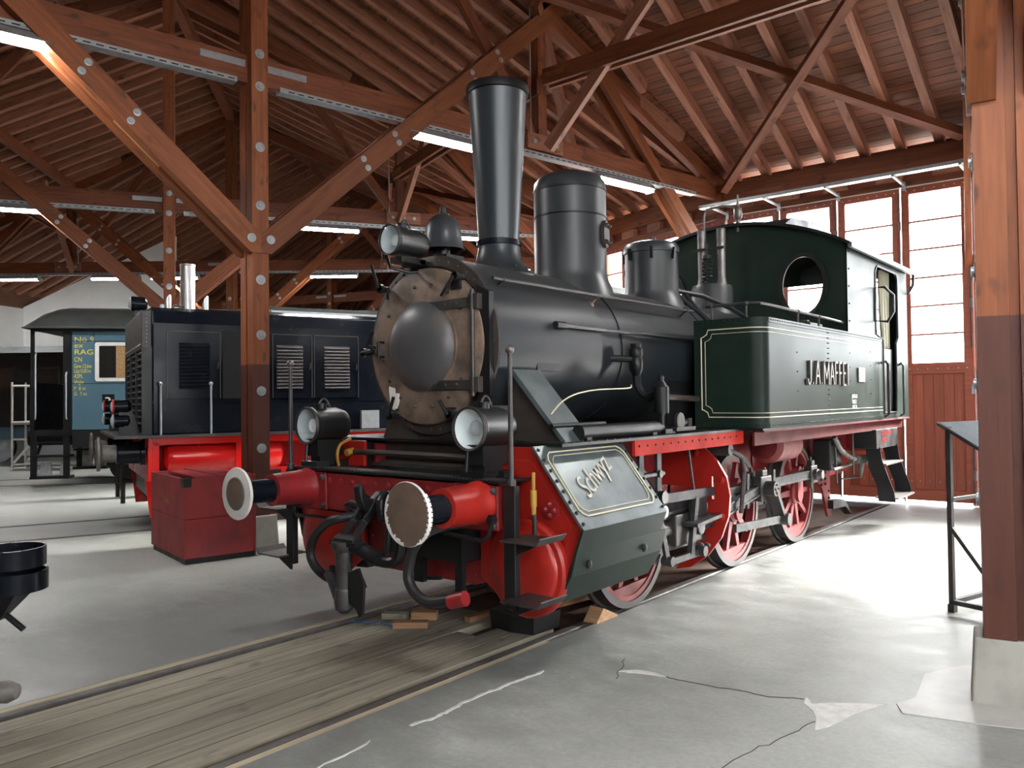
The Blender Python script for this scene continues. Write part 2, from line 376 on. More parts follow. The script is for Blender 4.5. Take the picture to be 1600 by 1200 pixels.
# crack repairs and screed patch
def ribbon_poly(mid, ws, z=.003):
    mb = MB(); L = [];Rr = []
    for i, p in enumerate(mid):
        a = Vector(mid[max(i-1, 0)]+(0,)); b = Vector(mid[min(i+1, len(mid)-1)]+(0,)); d = (b-a).normalized(); nrm = Vector((-d.y, d.x, 0))
        q = Vector(p+(0,)); L.append(q+nrm*ws[i]/2); Rr.append(q-nrm*ws[i]/2)
    n = len(mid)
    return mb.loft([[L[i]+Vector((0,0,z)), Rr[i]+Vector((0,0,z)), Rr[i]-Vector((0,0,.02)), L[i]-Vector((0,0,.02))] for i in range(n)])
def jag(pts, k=5, a=.02):
    out = []
    for i in range(len(pts)-1):
        for j in range(k):
            t = j/k; out.append((pts[i][0]*(1-t)+pts[i+1][0]*t+random.uniform(-a, a), pts[i][1]*(1-t)+pts[i+1][1]*t+random.uniform(-a, a)))
    return out+[pts[-1]]
c1 = jag([(1.17, .25), (1.17, .05), (1.14, -.09), (1.14, -.21), (1.13, -.41), (1.15, -.59), (1.15, -.68), (1.13, -.85)], 4, .010)
ribbon_poly(c1, [.012+.016*abs(sin(i*1.7)) for i in range(len(c1))]).obj('crack_repair', 'mortar', fl, smooth=False)
c2 = jag([(1.11, -1.1), (1.13, -1.25), (1.14, -1.45), (1.2, -1.75)], 4, .008)
ribbon_poly(c2, [.004+.012*abs(sin(i*2.3)) for i in range(len(c2))]).obj('crack_repair', 'mortar', fl, smooth=False)
c3 = jag([(1.55, .52), (1.65, .59), (1.82, .61)], 4, .008)
ribbon_poly(c3, [.01+.05*sin(PI*i/(len(c3)-1)) for i in range(len(c3))]).obj('crack_repair', 'mortar', fl, smooth=False)
c4 = jag([(1.82, .61), (1.9, .61), (2.1, .63), (2.28, .67), (2.43, .68), (2.6, .76)], 4, .008)
ribbon_poly(c4, [.010]*len(c4), .002).obj('floor_crack', 'crackdark', fl, smooth=False)
for pts in ([(2.75, .5), (2.7, .2), (2.62, -.1), (2.55, -.6), (2.5, -1.2)], [(1.45, .75), (1.5, .62), (1.6, .4)]):
    c = jag(pts, 5, .012); ribbon_poly(c, [.005]*len(c), .0015).obj('floor_crack', 'crackdark', fl, smooth=False)
MB().prism([(2.60, .80), (2.66, .72), (2.74, .80), (2.98, .96), (2.88, .71), (2.83, .46), (2.79, .38), (2.75, .52), (2.70, .62), (2.62, .70)], 'z', -.02, .003).obj('crack_repair', 'mortar', fl, smooth=False)
MB().prism([(3.2, 1.94), (3.12, 1.80), (3.03, 1.60), (3.06, 1.35), (3.08, 1.16), (3.02, 1.0), (3.08, .88), (3.37, .95), (3.75, 1.08), (3.85, 2.0)], 'z', -.02, .004).obj('screed_patch', 'patch', fl, smooth=False)
MB().prism(jag([(1.0, -1.62), (1.1, -1.5), (1.2, -1.62), (1.22, -1.9), (1.0, -1.95), (1.0, -1.62)], 3, .015), 'z', -.02, .003).obj('screed_patch', 'mortar', fl, smooth=False)

# ------------------------------------------------------------------ roof of one stall (the stall of the steam locomotive), then turned copies
def roof_z(Y): return 5.6+.46*(9.95-Y) if Y > 1.2 else 9.625-.46*(1.2-Y)
T10 = math.tan(rad(10))
def hw(Y): return (CY-Y)*T10
def make_stall():
    mb = MB()
    for Ya, Yb in ((1.2, 10.9), (-8.4, 1.2)):
        za, zb = roof_z(Ya), roof_z(Yb); e = .02
        v = [(-hw(Ya)-e, Ya-CY, za+.20), (hw(Ya)+e, Ya-CY, za+.20), (hw(Yb)+e, Yb-CY, zb+.20), (-hw(Yb)-e, Yb-CY, zb+.20)]
        mb.add(v+[(a, b, c+.07) for a, b, c in v], [(0,1,2,3),(4,5,6,7),(0,1,5,4),(1,2,6,5),(2,3,7,6),(3,0,4,7)])
    root = mb.obj('ceiling', 'board', None, smooth=False, kind='structure', loc=(0, CY, 0))
    for Ya, Yb, sg in ((1.2, 10.7, 1), (-8.2, 1.2, -1)):
        L = (Yb-Ya); n = int(L*1.1/.150); nrm = Vector((0, .46*sg, 1)).normalized()
        for i in range(n):
            Y = Ya+L*(i+.5)/n; h = hw(Y)-.01; z = roof_z(Y)+.185
            timber('board', (-h, Y-CY, z), (h, Y-CY, z), L*1.1/n-.008, .024, 'board', root, up=nrm)
        k = -9
        for k in range(-9, 10):
            x = k*.55-.10; lim = CY-(abs(x)+.06)/T10
            if sg > 0: a, b = 1.25, min(10.5, lim)
            else: a, b = -8.1, min(1.15, lim)
            if b-a < .6: continue
            timber('rafter', (x, a-CY, roof_z(a)+.073), (x, b-CY, roof_z(b)+.073), .12, .20, 'rafter', root, up=nrm)
    return root
stall0 = make_stall()
def turned(o, th):
    o.rotation_euler[2] = rad(-th); return o
for th in (20, 40, 60): turned(copy_tree(stall0), th)
for th in (-20, -40, 80, 100):
    c = stall0.copy(); COL.objects.link(c); turned(c, th)
    if th != -40:
        for ch in stall0.children:
            if ch.name.startswith('rafter'):
                d = ch.copy(); COL.objects.link(d); d.parent = c
# ------------------------------------------------------------------ bracing of one stall
BR_LAB = {0: 'reddish timber bracing crossed under the rafters above the steam locomotive', 20: 'reddish timber bracing under the rafters above the black diesel hood',
          40: 'reddish timber bracing under the rafters above the blue coach', -20: 'timber bracing in the roof bay right of the nearest thick post'}
def make_bracing():
    root = thing('roof_bracing', BR_LAB[0], 'bracing', (0, CY, 0), group='roof bracing of each bay')
    def q(x, Y, z): return (x, Y-CY, z)
    for s in (-1, 1):
        timber('wind_brace', q(s*1.9, 9.75, roof_z(9.75)-.10-.16*(s < 0)), q(-s*2.75, 5.35, roof_z(5.35)-.10-.16*(s < 0)), .13, .15, 'wood', root, up=(0, .46, 1))
    for Y, e in ((5.4, 1), (-3.0, -1)):
        w_ = hw(Y)-.14
        for d in (-.08, .08): timber('tie_plank', q(-w_, Y+d, 6.3), q(w_, Y+d, 6.3), .06, .23, 'wood', root)
        for s in ((-1,) if e > 0 else (-1, 1)): timber('knee_brace', q(s*(w_-.02), Y, 5.3), q(s*(w_-1.95), Y, 7.22), .09, .17, 'rafter', root)
        timber('purlin', q(-w_, Y, roof_z(Y)-.12), q(w_, Y, roof_z(Y)-.12), .16, .22, 'wood', root) if e < 0 else None
        for s in (-1, 1): MB().box(q(s*w_-.02, Y-.115, 6.26), q(s*(w_-.42), Y-.125, 6.34)).obj('strap_plate', 'brass', root, smooth=False)
    timber('ridge_beam', q(-hw(1.2)+.12, 1.2, 9.48), q(hw(1.2)-.12, 1.2, 9.48), .18, .26, 'wood', root)
    return root
br0 = make_bracing()
for th in (20, 40, -20):
    c = turned(copy_tree(br0), th); c['label'] = BR_LAB[th]
# ------------------------------------------------------------------ trusses
def orient(o, d, up=(0, 0, 1)):
    """re-express a part's mesh so that its own X runs along d (for the grain)"""
    x = Vector(d).normalized(); y = Vector(up).cross(x).normalized(); z = x.cross(y)
    m = Matrix((x, y, z)).transposed().to_4x4(); o.data.transform(m.inverted()); o.matrix_local = m; return o
TR_LAB = {10: 'bolted timber roof truss whose tall post rises behind the red crate', 30: 'dark timber roof truss whose post rises behind the front of the diesel hood',
          50: 'farthest timber roof truss, its post behind the diesel and below the white gable', -10: 'timber roof truss with the thick near post at the right edge',
          -30: 'timber roof truss right of the nearest thick post',
         70: 'distant timber roof truss above the diesel hood, right of the nearest post', 90: 'most distant timber roof truss seen above the far end of the diesel hood'}
def make_truss():
    t = thing('roof_truss', TR_LAB[10], 'roof truss', group='radial roof trusses')
    MB().loft([[(-.25, -.10, -.07), (.25, -.10, -.07), (.25, .18, -.07), (-.25, .18, -.07)], [(-.225, -.095, .36), (.225, -.095, .36), (.225, .16, .36), (-.225, .16, .36)]]).obj('concrete_footing', 'concrete', t, smooth=False, bev=.012)
    for s in (-1, 1):
        timber('post_plank', (s*.1025, 0, .36), (s*.1025, 0, 9.45), .19, .155, 'post', t, up=(1, 0, 0))
    timber('post_filler', (0, -.005, .36), (0, -.005, 9.3), .13, .046, 'post', t, up=(1, 0, 0))
    timber('base_block', (.06, .17, .36), (.06, .17, .86), .14, .18, 'post', t, up=(1, 0, 0))
    timber('tie_beam', (0, -8.95, 5.405), (0, 8.95, 5.405), .115, .31, 'wood', t)
    for e in (-1, 1):
        for s in (-1, 1):
            x0, x1 = s*.065, s*.205
            poly = [(0, 3.30), (e*.12, 3.30), (e*4.85, 7.53), (e*4.70, 7.72), (0, 3.515)]
            o = MB().prism(poly, 'x', x0, x1).obj('strut_plank', 'post', t, smooth=False); orient(o, (0, e*.745, .667))
            # wall-side double strut
            timber('wall_strut', (s*.11, e*8.85, 3.55), (s*.11, e*5.35, 6.98), .08, .20, 'post', t)
        for a, b in ((1.15, 1.75), (2.9, 3.4)):
            timber('spacer', (0, e*(.1+a*.745), 3.45+a*.667), (0, e*(.1+b*.745), 3.45+b*.667), .13, .18, 'pale_wood', t)
        timber('king_post', (0, e*4.35, 5.5), (0, e*4.35, 7.30), .20, .16, 'wood', t)
        for s in (-1, 1):
            timber('joint_board', (s*.085, e*4.05, 5.42), (s*.085, e*4.75, 5.42), .05, .24, 'rafter', t)
            for yy in (4.18, 4.4, 4.62): MB().cyl((s*.11, e*yy, 5.42), (s*.122, e*yy, 5.42), .035, n=10).obj('bolt', 'galv', t)
        MB().cyl((.12, e*4.10, 5.5), (.12, e*4.10, 7.4), .009, n=6).obj('hanger_rod', 'galv', t)
        timber('top_chord', (0, e*.1, 9.43), (0, e*9.0, 9.43-.46*cos(rad(10))*8.9), .13, .24, 'wood', t)
        timber('wall_post', (0, e*8.95, 0), (0, e*8.95, 5.55), .22, .22, 'post', t, up=(1, 0, 0))
        timber('king_diagonal', (0, e*4.25, 5.5), (0, e*2.2, 8.15), .10, .16, 'wood', t)
    for s in (-1, 1):
        for z in (5.56, 5.19, 4.5, 3.84, 3.0, 2.38, 1.75, 1.11):
            MB().lathe([(.055, 0), (.055, .006), (.03, .008), (.03, .02), (.012, .022)], (s*.18, 0, z), (s, 0, 0), 12).obj('bolt', 'galv', t)
        for yy in (-.11, .11): MB().lathe([(.05, 0), (.05, .006), (.03, .008), (.03, .02), (.01, .022)], (s*.205, yy, 3.46), (s, 0, 0), 12).obj('bolt', 'galv', t)
        for e in (-1, 1):
            for a in (1.65, 2.25, 3.9, 4.5):
                for d in (-.05, .05):
                    p = (s*.205, e*(.1+a*.745)-d*e*.6, 3.45+a*.667+d)
                    MB().lathe([(.04, 0), (.04, .006), (.022, .008), (.02, .018)], p, (s, 0, 0), 10).obj('bolt', 'galv', t)
            MB().box((s*.058, e*.12, 5.42), (s*.064, e*.62, 5.50)).obj('splice_plate', 'galv', t, smooth=False)
    return t
tr0 = make_truss(); tr0.location = ring_pt(19.97, 11.0, .07); tr0.rotation_euler[2] = rad(-11)
for th in (30, 50, -10, -30, 70, 90):
    c = copy_tree(tr0); a = {-10: -10.3}.get(th, th); c.location = ring_pt(19.9 if th == -10 else 20.1, a); c.rotation_euler[2] = rad(-a); c['label'] = TR_LAB[th]
# ------------------------------------------------------------------ lamps and cable trays under the tie beams
def make_lamp():
    t = thing('fluorescent_light', 'x', 'ceiling light', group='fluorescent battens under the beams')
    MB().prism([(-.07, .10), (.07, .10), (.13, .012), (.122, .012), (.07, .052), (-.07, .052), (-.122, .012), (-.13, .012)], 'y', -.64, .64).obj('housing', 'galv', t, smooth=False)
    MB().prism([(-.07, .05), (-.085, .02), (-.05, -.02), (.05, -.02), (.085, .02), (.07, .05)], 'y', -.62, .62).obj('diffuser', 'lamp', t, smooth=False)
    for e in (-1, 1): MB().box((-.088, e*.62, -.03), (.088, e*.645, .055)).obj('end_cap', 'galv', t, smooth=False)
    return t
lamp0 = make_lamp(); lk = 0
truss_a = lambda th: {10: 11.0, -10: -10.3}.get(th, th)
LAMPS = {(10, 22.75): 'lit fluorescent batten at the upper left corner on the nearest beam', (10, 17.45): 'lit fluorescent batten left of the tall chimney under the near beam',
 (10, 13.95): 'lit fluorescent batten seen right of the steam dome', (30, 22.6): 'lit fluorescent batten at the left edge, upper of two seen there',
 (30, 17.25): 'lit fluorescent batten above the left buffer lamp, upper of two', (30, 14.0): 'lit fluorescent batten seen between the bell and the chimney',
 (50, 25.9): 'lit fluorescent batten at the left edge above the black carriage, lower of two', (50, 23.2): 'lit fluorescent batten above the coach roof in front of white gable, left one',
 (50, 21.6): 'lit fluorescent batten beside the post behind the diesel exhaust, right one', (50, 17.3): 'lit fluorescent batten right of the near post, just above the diesel hood',
 (-10, 22.75): 'lit fluorescent batten on the beam of the right-hand near post, inner end', (-10, 15.5): 'lit fluorescent batten behind the right-hand near post'}
for (th, r), lab in LAMPS.items():
    c = lamp0 if lk == 0 else copy_tree(lamp0); lk += 1
    a = rad(truss_a(th)); c.location = ring_pt(r-(.1 if th == 10 else 0), truss_a(th), 5.08+(.07 if th == 10 else 0))+Vector((cos(a), -sin(a), 0))*.09; c.rotation_euler[2] = -a; c['label'] = lab
def make_tray():
    t = thing('cable_tray', 'x', 'cable tray', group='perforated cable trays under the beams')
    mb = MB(); mb.box((-.06, -8.8, 0), (.06, -.25, .006)); mb.box((-.06, .25, 0), (.06, 7.9, .006))
    for s in (-1, 1):
        for e in (-1, 1): mb.box((s*.06, e*.25, 0), (s*.066, e*(7.9 if e > 0 else 8.8), .055))
    mb.obj('channel', 'galv', t, smooth=False)
    mb = MB()
    for e in (-1, 1):
        for i in range(62):
            y = e*(.35+i*.12); mb.box((.0665, y, .018), (.068, y+.07, .030))
    tag(mb.obj('slots', 'dark', t, smooth=False), kind='stuff')
    return t
tray0 = make_tray()
TRL = {10: 'perforated cable tray under the tie beam of the near post', 30: 'perforated cable tray under the second beam from the viewer', 50: 'perforated cable tray under the farthest beam', -10: 'perforated cable tray behind the thick right-hand post'}
for i, (th, lab) in enumerate(TRL.items()):
    c = tray0 if i == 0 else copy_tree(tray0); a = rad(truss_a(th))
    c.location = ring_pt(19.97 if abs(th) == 10 else 20.1, truss_a(th), 5.19+(.07 if th == 10 else 0))+Vector((cos(a), -sin(a), 0))*.10; c.rotation_euler[2] = -a; c['label'] = lab
# ------------------------------------------------------------------ door wall of one stall
WY = 9.95
def build_front(th):
    root = link('wall_front', None, loc=(0, CY, 0), rotz=rad(-th)); root['kind'] = 'structure'
    h = hw(WY)
    timber('wall_plate', (-h, WY-.04-CY, 5.40), (h, WY-.04-CY, 5.40), .20, .30, 'wood', root)
    timber('header_beam', (-h, WY-CY, 5.03), (h, WY-CY, 5.03), .14, .10, 'wood', root)
    timber('header_back', (-h, WY+.05-CY, 5.16), (h, WY+.05-CY, 5.16), .03, .22, 'door_wood', root)
    for k in range(5):
        x = -h+.3+k*(2*h-.6)/4
        timber('header_block', (x-.20, WY-.03-CY, 5.165), (x+.20, WY-.03-CY, 5.165), .10, .165, 'rafter', root)
    for k in range(-3, 4):
        timber('eave_board', (k*.55-.03, WY+.08-CY, 5.60), (k*.55+.38, WY+.08-CY, 5.60), .03, .10, 'board', root)
    return root
fronts = {th: build_front(th) for th in (0,)}
for th in (20, 40, -20, -40): fronts[th] = turned(copy_tree(fronts[0]), th)
def make_leaf():
    """one folding door leaf, x from -.48 to .48"""
    root = link('door', None); root['kind'] = 'structure'
    W = .475
    holed('leaf_frame', [(-W, .05), (W, .05), (W, 4.97), (-W, 4.97)], [[(-.36, 2.19), (.36, 2.19), (.36, 4.86), (-.36, 4.86)], [(-.36, .22), (.36, .22), (.36, 2.02), (-.36, 2.02)]], 'y', -.03, .035, 'door_wood', root)
    for k in range(5): timber('board', (-.288+k*.144, 0.01, .23), (-.288+k*.144, 0.01, 2.01), .022, .138, 'door_wood', root, up=(1, 0, 0))
    MB().box((-.36, .012, .22), (.36, .028, 2.02)).obj('backing', 'door_wood', root, smooth=False)
    zs = [2.19+2.67*i/6 for i in range(7)]
    for i in range(6):
        MB().box((-.36, .008, zs[i]+.01), (.36, .014, zs[i+1]-.01)).obj('pane', 'glass', root, smooth=False)
        if i: MB().box((-.36, -.012, zs[i]-.013), (.36, .03, zs[i]+.013)).obj('muntin', 'door_wood', root, smooth=False)
    mb = MB()
    for z in (.4, 1.7, 3.0, 4.3): mb.box((W-.02, -.045, z), (W+.02, -.03, z+.14))
    mb.obj('hinge', 'galv', root, smooth=False)
    mb = MB().cyl((W-.0, -.055, .02), (W-.0, -.055, 1.2), .012, n=8).cyl((W, -.055, 2.4), (W, -.055, 4.9), .012, n=8)
    mb.obj('bolt_rod', 'iron', root)
    mb = MB()
    for z in (.35, 2.1, 4.91):
        for x in (-.40, -.28, -.14, 0, .14, .28, .40): mb.lathe([(.011, 0), (.008, .006), (.002, .008)], (x, -.03, z), (0, -1, 0), 6)
    tag(mb.obj('screw_heads', 'galv', root), kind='stuff')
    return root
leaf0 = make_leaf(); first = True; dn = 0
for th in (0, 20, 40, -20):                                    # unseen bay beyond -20 is left open to add sky light
    for k in range(4):
        c = leaf0 if first else copy_tree(leaf0); first = False; dn += 1; c.name = 'door_%d' % dn
        x = -1.46+k*.973; a = rad(th); X = Vector((cos(a), -sin(a), 0)); Y = Vector((sin(a), cos(a), 0))
        c.location = Vector((0, CY, 0))+X*x+Y*(WY-CY); c.rotation_euler[2] = -a
tray = thing('cable_tray', 'bright cable tray on brackets above the tall glazed doors', 'cable tray', (0, 9.28, 5.03))
MB().box((-2.15, -.08, 0), (2.05, .08, .008)).box((-2.15, -.08, 0), (2.05, -.072, .05)).box((-2.15, .072, 0), (2.05, .08, .05)).obj('channel', 'galv', tray, smooth=False)
for x in (-1.9, -.95, 0.05, 1.05, 1.95): MB().bar((x, -.1, -.02), (x, .56, -.03), .04, .03).bar((x, .56, -.12), (x, .56, .02), .05, .02).obj('bracket', 'galv', tray, smooth=False)
# back and end walls
for th in (-40, -20, 0, 20, 40, 60, 80, 100):
    Yb = -7.76 if th != 60 else -8.4; h = hw(Yb); r = link('wall_back', None, loc=(0, CY, 0), rotz=rad(-th)); r['kind'] = 'structure'
    if th > -20: MB().box((-h, Yb-.15-CY, 0), (h, Yb-CY, 5.72 if th != 60 else 4.95)).obj('wall_sheet', 'plaster' if th == 60 else 'wallwood', r, smooth=False)
    if th == 60: MB().box((-h, Yb-.14-CY, 4.95), (h, Yb-.01-CY, 5.72)).obj('upper_sheet', 'wallwood', r, smooth=False)
    else:                                                    # unseen big windows added behind and right of the viewer for fill light
        z0 = 1.0 if th == -40 else 3.3
        holed('wall_sheet', [(-h, 0), (h, 0), (h, 5.72), (-h, 5.72)], [[(a, z0), (a+2.1, z0), (a+2.1, 5.0), (a, 5.0)] for a in (-4.7, -2.3, .2, 2.6)], 'y', Yb-.15-CY, Yb-CY, 'wallwood', r)
        for a in (-4.7, -2.3, .2, 2.6): MB().box((a, Yb-.09-CY, z0), (a+2.1, Yb-.08-CY, 5.0)).obj('pane', 'glass', r, smooth=False)
    if th >= 60: MB().box((-hw(WY), WY-CY, 0), (hw(WY), WY+.1-CY, 5.72)).obj('wall_sheet', 'wallwood', r, smooth=False)
def endwall(name, th, mat, prof):
    return MB().prism([(-r_, z) for r_, z in prof], 'x', -.12, 0).obj(name, mat, None, smooth=False, kind='structure', loc=(0, CY, 0), rotz=-rad(th))
full = [(11.0, 0), (29.3, 0), (29.3, 5.55), (20.1, 9.72), (11.0, 5.6)]
endwall('wall_left', 110.2, 'wallwood', full); endwall('wall_right', -49.7, 'wallwood', full)
endwall('wall_gable', 60.3, 'plaster', [(23.8, 0), (29.75, 0), (29.75, 4.86), (23.8, 7.15)])

# ================================================================== THE STEAM LOCOMOTIVE (front beam at y = 0, runs along +y)
LO = thing('steam_locomotive', 'black, green and red tank steam locomotive with tall chimney standing on the plank-decked track', 'locomotive')
CX = (0, 2.1)                                                # boiler axis
def ringx(r, a0, a1, n=24): return [(r*sin(rad(a0+(a1-a0)*i/n)), 2.1+r*cos(rad(a0+(a1-a0)*i/n))) for i in range(n+1)]
# frames, front plate, beam
for s in (-1, 1):
    MB().prism([(.40, .44), (8.2, .62), (8.2, 1.36), (.40, 1.36)], 'x', s*.575, s*.60).obj('frame_plate', 'beamred', LO, smooth=False)
MB().prism([(-.63, .46), (-.5, .42), (.5, .42), (.63, .46), (.63, .90), (-.63, .90)], 'y', .36, .385).obj('front_plate', 'beamred', LO, smooth=False)
for a_, b_, c_ in ((.45, .5, 1.2), (2.9, .5, 1.3), (4.8, .6, 1.3), (6.6, .6, 1.3)): MB().box((-.6, a_, b_), (.6, a_+.05, c_)).obj('frame_stretcher', 'beamred', LO, smooth=False)
bb = MB().box((-1.03, 0, .875), (1.03, .03, 1.175)).box((-1.03, 0, 1.155), (1.03, .12, 1.175)).box((-1.03, .0, .875), (1.03, .10, .895)).obj('buffer_beam', 'beamred', LO, smooth=False, bev=.004)
for x in (-.63, -.5, -.37, -.24, -.11, .02, .15, .28, .41, .54):
    MB().rivets([(x, 0, 1.105)], (0, -1, 0), .022, .016).obj('rivet', 'beamred', bb)
MB().rivets([(x, .36, .49) for x in (-.5, -.4, -.3, -.2, -.1, 0, .1, .2, .3, .4, .5, .58)]+[(.58, .36, z) for z in (.57, .66, .75, .84)]+[(-.58, .36, z) for z in (.57, .66, .75, .84)], (0, -1, 0), .018, .012).obj('rivets', 'beamred', LO)['kind'] = 'stuff'
for s in (-1, 1):
    MB().box((s*.66, -.02, .885), (s*1.03, 0, 1.165)).obj('buffer_plate', 'beamred', bb, smooth=False, bev=.006)
    MB().rivets([(s*x, -.02, z) for x in (.69, 1.0) for z in (.92, 1.13)], (0, -1, 0), .028, .022).obj('bolt', 'iron', bb)
    hs = MB().lathe([(.142, .0), (.140, .02), (.131, .04), (.127, .10), (.117, .31), (.119, .325), (.10, .33)], (s*.875, -.02, 1.05), (0, -1, 0), 28).obj('buffer', 'red' if s > 0 else 'beamred', LO)
    MB().lathe([(.088, 0), (.084, .26), (.07, .265)], (s*.875, -.34, 1.05), (0, -1, 0), 24).obj('plunger', 'blackgloss', hs)
    MB().lathe([(.06, 0), (.10, .012), (.178, .020), (.184, .026), (.186, .036), (.182, .044)], (s*.875, -.585, 1.05), (0, -1, 0), 36, cap=False).obj('head_rim', 'white', hs)
    MB().lathe([(.04, .0), (.182, .0425), (.17, .0435), (.09, .050), (0, .052)], (s*.875, -.585, 1.05), (0, -1, 0), 36, cap=False).obj('head_face', 'bufferbrown' if s > 0 else 'white', hs)
    if s < 0:
        MB().lathe([(.118, .048), (.112, .0535), (0, .0545)], (s*.875, -.585, 1.05), (0, -1, 0), 32, cap=False).obj('worn_disc', 'greybuffer', hs)
        MB().lathe([(.096, .0545), (.08, .0555), (0, .0560)], (s*.875-.01, -.585, 1.065), (0, -1, 0), 32, cap=False).obj('worn_centre', 'bufferbrown', hs)
    else:
        random.seed(4); mb = MB()
        for i in range(34):
            a = rad(150+i*5.2 if i < 22 else -60+(i-22)*9); k = random.uniform(.008, .03) if i < 22 else random.uniform(.006, .016)
            c, d = rad(3.4), rad(2.4)
            r0 = .1835; pp = [(s*.875+rr*cos(q), 1.05+rr*sin(q)) for rr, q in ((r0, a-c), (r0, a+c), (r0-k, a+d), (r0-k*random.uniform(.7, 1.2), a-d))]
            mb.prism([(p[0], p[1]) for p in pp], 'y', -.6275-.003, -.60)
        tag(mb.obj('white_paint_remains', 'white', hs, smooth=False), kind='stuff')
    # front steps and hand posts
    st = MB().box((s*1.075, -.02, .43), (s*1.165, .03, 1.17)).obj('step_hanger', 'black', LO, smooth=False, bev=.005)
    for z in (.86, .50):
        MB().prism([(s*1.13, z), (s*1.39, z), (s*1.43, z+.035), (s*1.432, z+.028), (s*1.40, z-.012), (s*1.13, z-.012)], 'y', -.12, .14).obj('step_tread', 'iron', st, smooth=False)
        MB().prism([(s*1.13, z-.02), (s*1.35, z-.02), (s*1.13, z-.12)], 'y', -.005, .015).obj('step_bracket', 'black', st, smooth=False)
    hp = MB().cyl((s*1.125, 0, 1.17), (s*1.125, 0, 1.98), .017, .014, 10).cyl((s*1.125, 0, 1.17), (s*1.125, 0, 1.21), .03, n=10).obj('hand_post', 'iron', LO)
    MB().ball((s*1.125, 0, 1.995), .028).obj('knob', 'plate', hp)
# chequered front deck with ribs
dk = MB().box((-1.05, -.03, 1.176), (1.05, .50, 1.192)).obj('front_deck', 'black', LO, smooth=False)
mb = MB()
for i in range(62):
    x = -1.02+i*.0335
    mb.box((x, -.02, 1.192), (x+.015, .10, 1.199))
tag(mb.obj('deck_ribs', 'iron', dk, smooth=False), kind='stuff')
MB().tube([(-.80, .30, 1.30), (.3, .30, 1.30), (.62, .30, 1.29)], .022).obj('cross_pipe', 'rustdark', LO)
MB().prism([(.40, 1.19), (.46, 1.19), (.46, 1.235), (.40, 1.215)], 'x', -.62, .62).obj('deck_angle', 'rustdark', LO, smooth=False)
# smokebox: saddle, drum, front ring and door
MB().prism([(-.61, 1.19), (.61, 1.19), (.61, 1.40), (.56, 1.52), (.47, 1.66), (.40, 1.75), (-.40, 1.75), (-.47, 1.66), (-.56, 1.52), (-.61, 1.40)], 'y', .50, .95).obj('smokebox_saddle', 'rustdark', LO, smooth=False, bev=.01)
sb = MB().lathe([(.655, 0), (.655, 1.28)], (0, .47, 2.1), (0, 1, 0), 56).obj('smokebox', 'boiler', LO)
MB().lathe([(.52, -.002), (.655, -.002), (.665, -.014), (.662, -.028), (.64, -.034), (.585, -.034), (.575, -.02), (.52, -.02)], (0, .47, 2.1), (0, 1, 0), 64, cap=False).obj('front_ring', 'rustdark', sb)
pr = []
for i in range(40):
    a = 2*PI*i/40; pr.append((.622*sin(a), .436, 2.1+.622*cos(a)))
tag(MB().rivets(pr, (0, -1, 0), .012, .010).obj('ring_rivets', 'rustdark', sb), kind='stuff')
dr = MB().lathe([(.575, -.05), (.575, 0), (.575, .028), (.560, .036), (.34, .040), (.335, .044)], (0, .455, 2.09), (0, -1, 0), 64).obj('smokebox_door', 'rust', LO)
MB().lathe([(.335, .036), (.325, .062), (.29, .098), (.22, .132), (.12, .155), (0, .162)], (-.02, .455, 2.09), (0, -1, 0), 48, cap=False).obj('door_dish', 'dish', dr)
for i in range(16):
    a = 2*PI*(i+.5)/16
    if i in (3, 4, 12): continue
    MB().rivets([(.45*sin(a), .415, 2.09+.45*cos(a))], (0, -1, 0), .014, .014).obj('rivet', 'rustdark', dr)
for z in (2.375, 1.80):
    hg = MB().box((.09, .395, z-.035), (.47, .425, z+.035)).obj('hinge_strap', 'iron', dr, smooth=False, bev=.004)
    MB().rivets([(x, .395, z) for x in (.13, .24, .35)], (0, -1, 0), .015, .012).obj('strap_bolts', 'iron', hg)
    MB().box((.47, .39, z-.055), (.56, .44, z+.055)).obj('hinge_block', 'rustdark', dr, smooth=False, bev=.006)
MB().cyl((.50, .40, 1.72), (.50, .40, 2.46), .018, n=10).obj('hinge_rod', 'iron', dr)
MB().prism([(.50, 1.66), (.62, 1.72), (.62, 2.44), (.50, 2.50), (.535, 2.1)], 'y', .44, .49).obj('hinge_plate', 'black', dr, smooth=False)
for a, L in ((-42, .19), (40, .17), (-150, .16), (148, .12), (-93, .13)):
    x, z = .60*sin(rad(a)), 2.1+.60*cos(rad(a))
    cl = MB().cyl((x, .43, z), (x, .34, z), .024, n=10).cyl((x, .37, z), (x, .34, z), .034, n=8)
    b = rad(a+180 if a not in (-42,) else a+25)
    cl.tube([(x, .335, z), (x+L*.5*sin(b), .325, z+L*.5*cos(b)), (x+L*sin(b), .315, z+L*cos(b))], .013)
    cl.box((x*.86-.02, .385, 2.1+(z-2.1)*.86-.02), (x*.97+.02, .41, 2.1+(z-2.1)*.97+.02)).obj('door_clamp', 'black', dr)
MB().tube([(-.42, .40, 2.03), (-.42, .345, 2.03), (-.42, .345, 2.14), (-.42, .40, 2.14)], .011).tube([(-.49, .38, 2.10), (-.53, .33, 2.12), (-.45, .32, 2.22)], .013).obj('door_handle', 'black', dr)
MB().prism(jag([(-.37, 1.80), (-.315, 1.79), (-.305, 1.75), (-.265, 1.74), (-.26, 1.69), (-.295, 1.62), (-.325, 1.63), (-.355, 1.69), (-.37, 1.80)], 3, .006), 'y', .405, .4155).obj('bare_filler_patch', 'white', dr, smooth=False)
dr.location.y = -.05
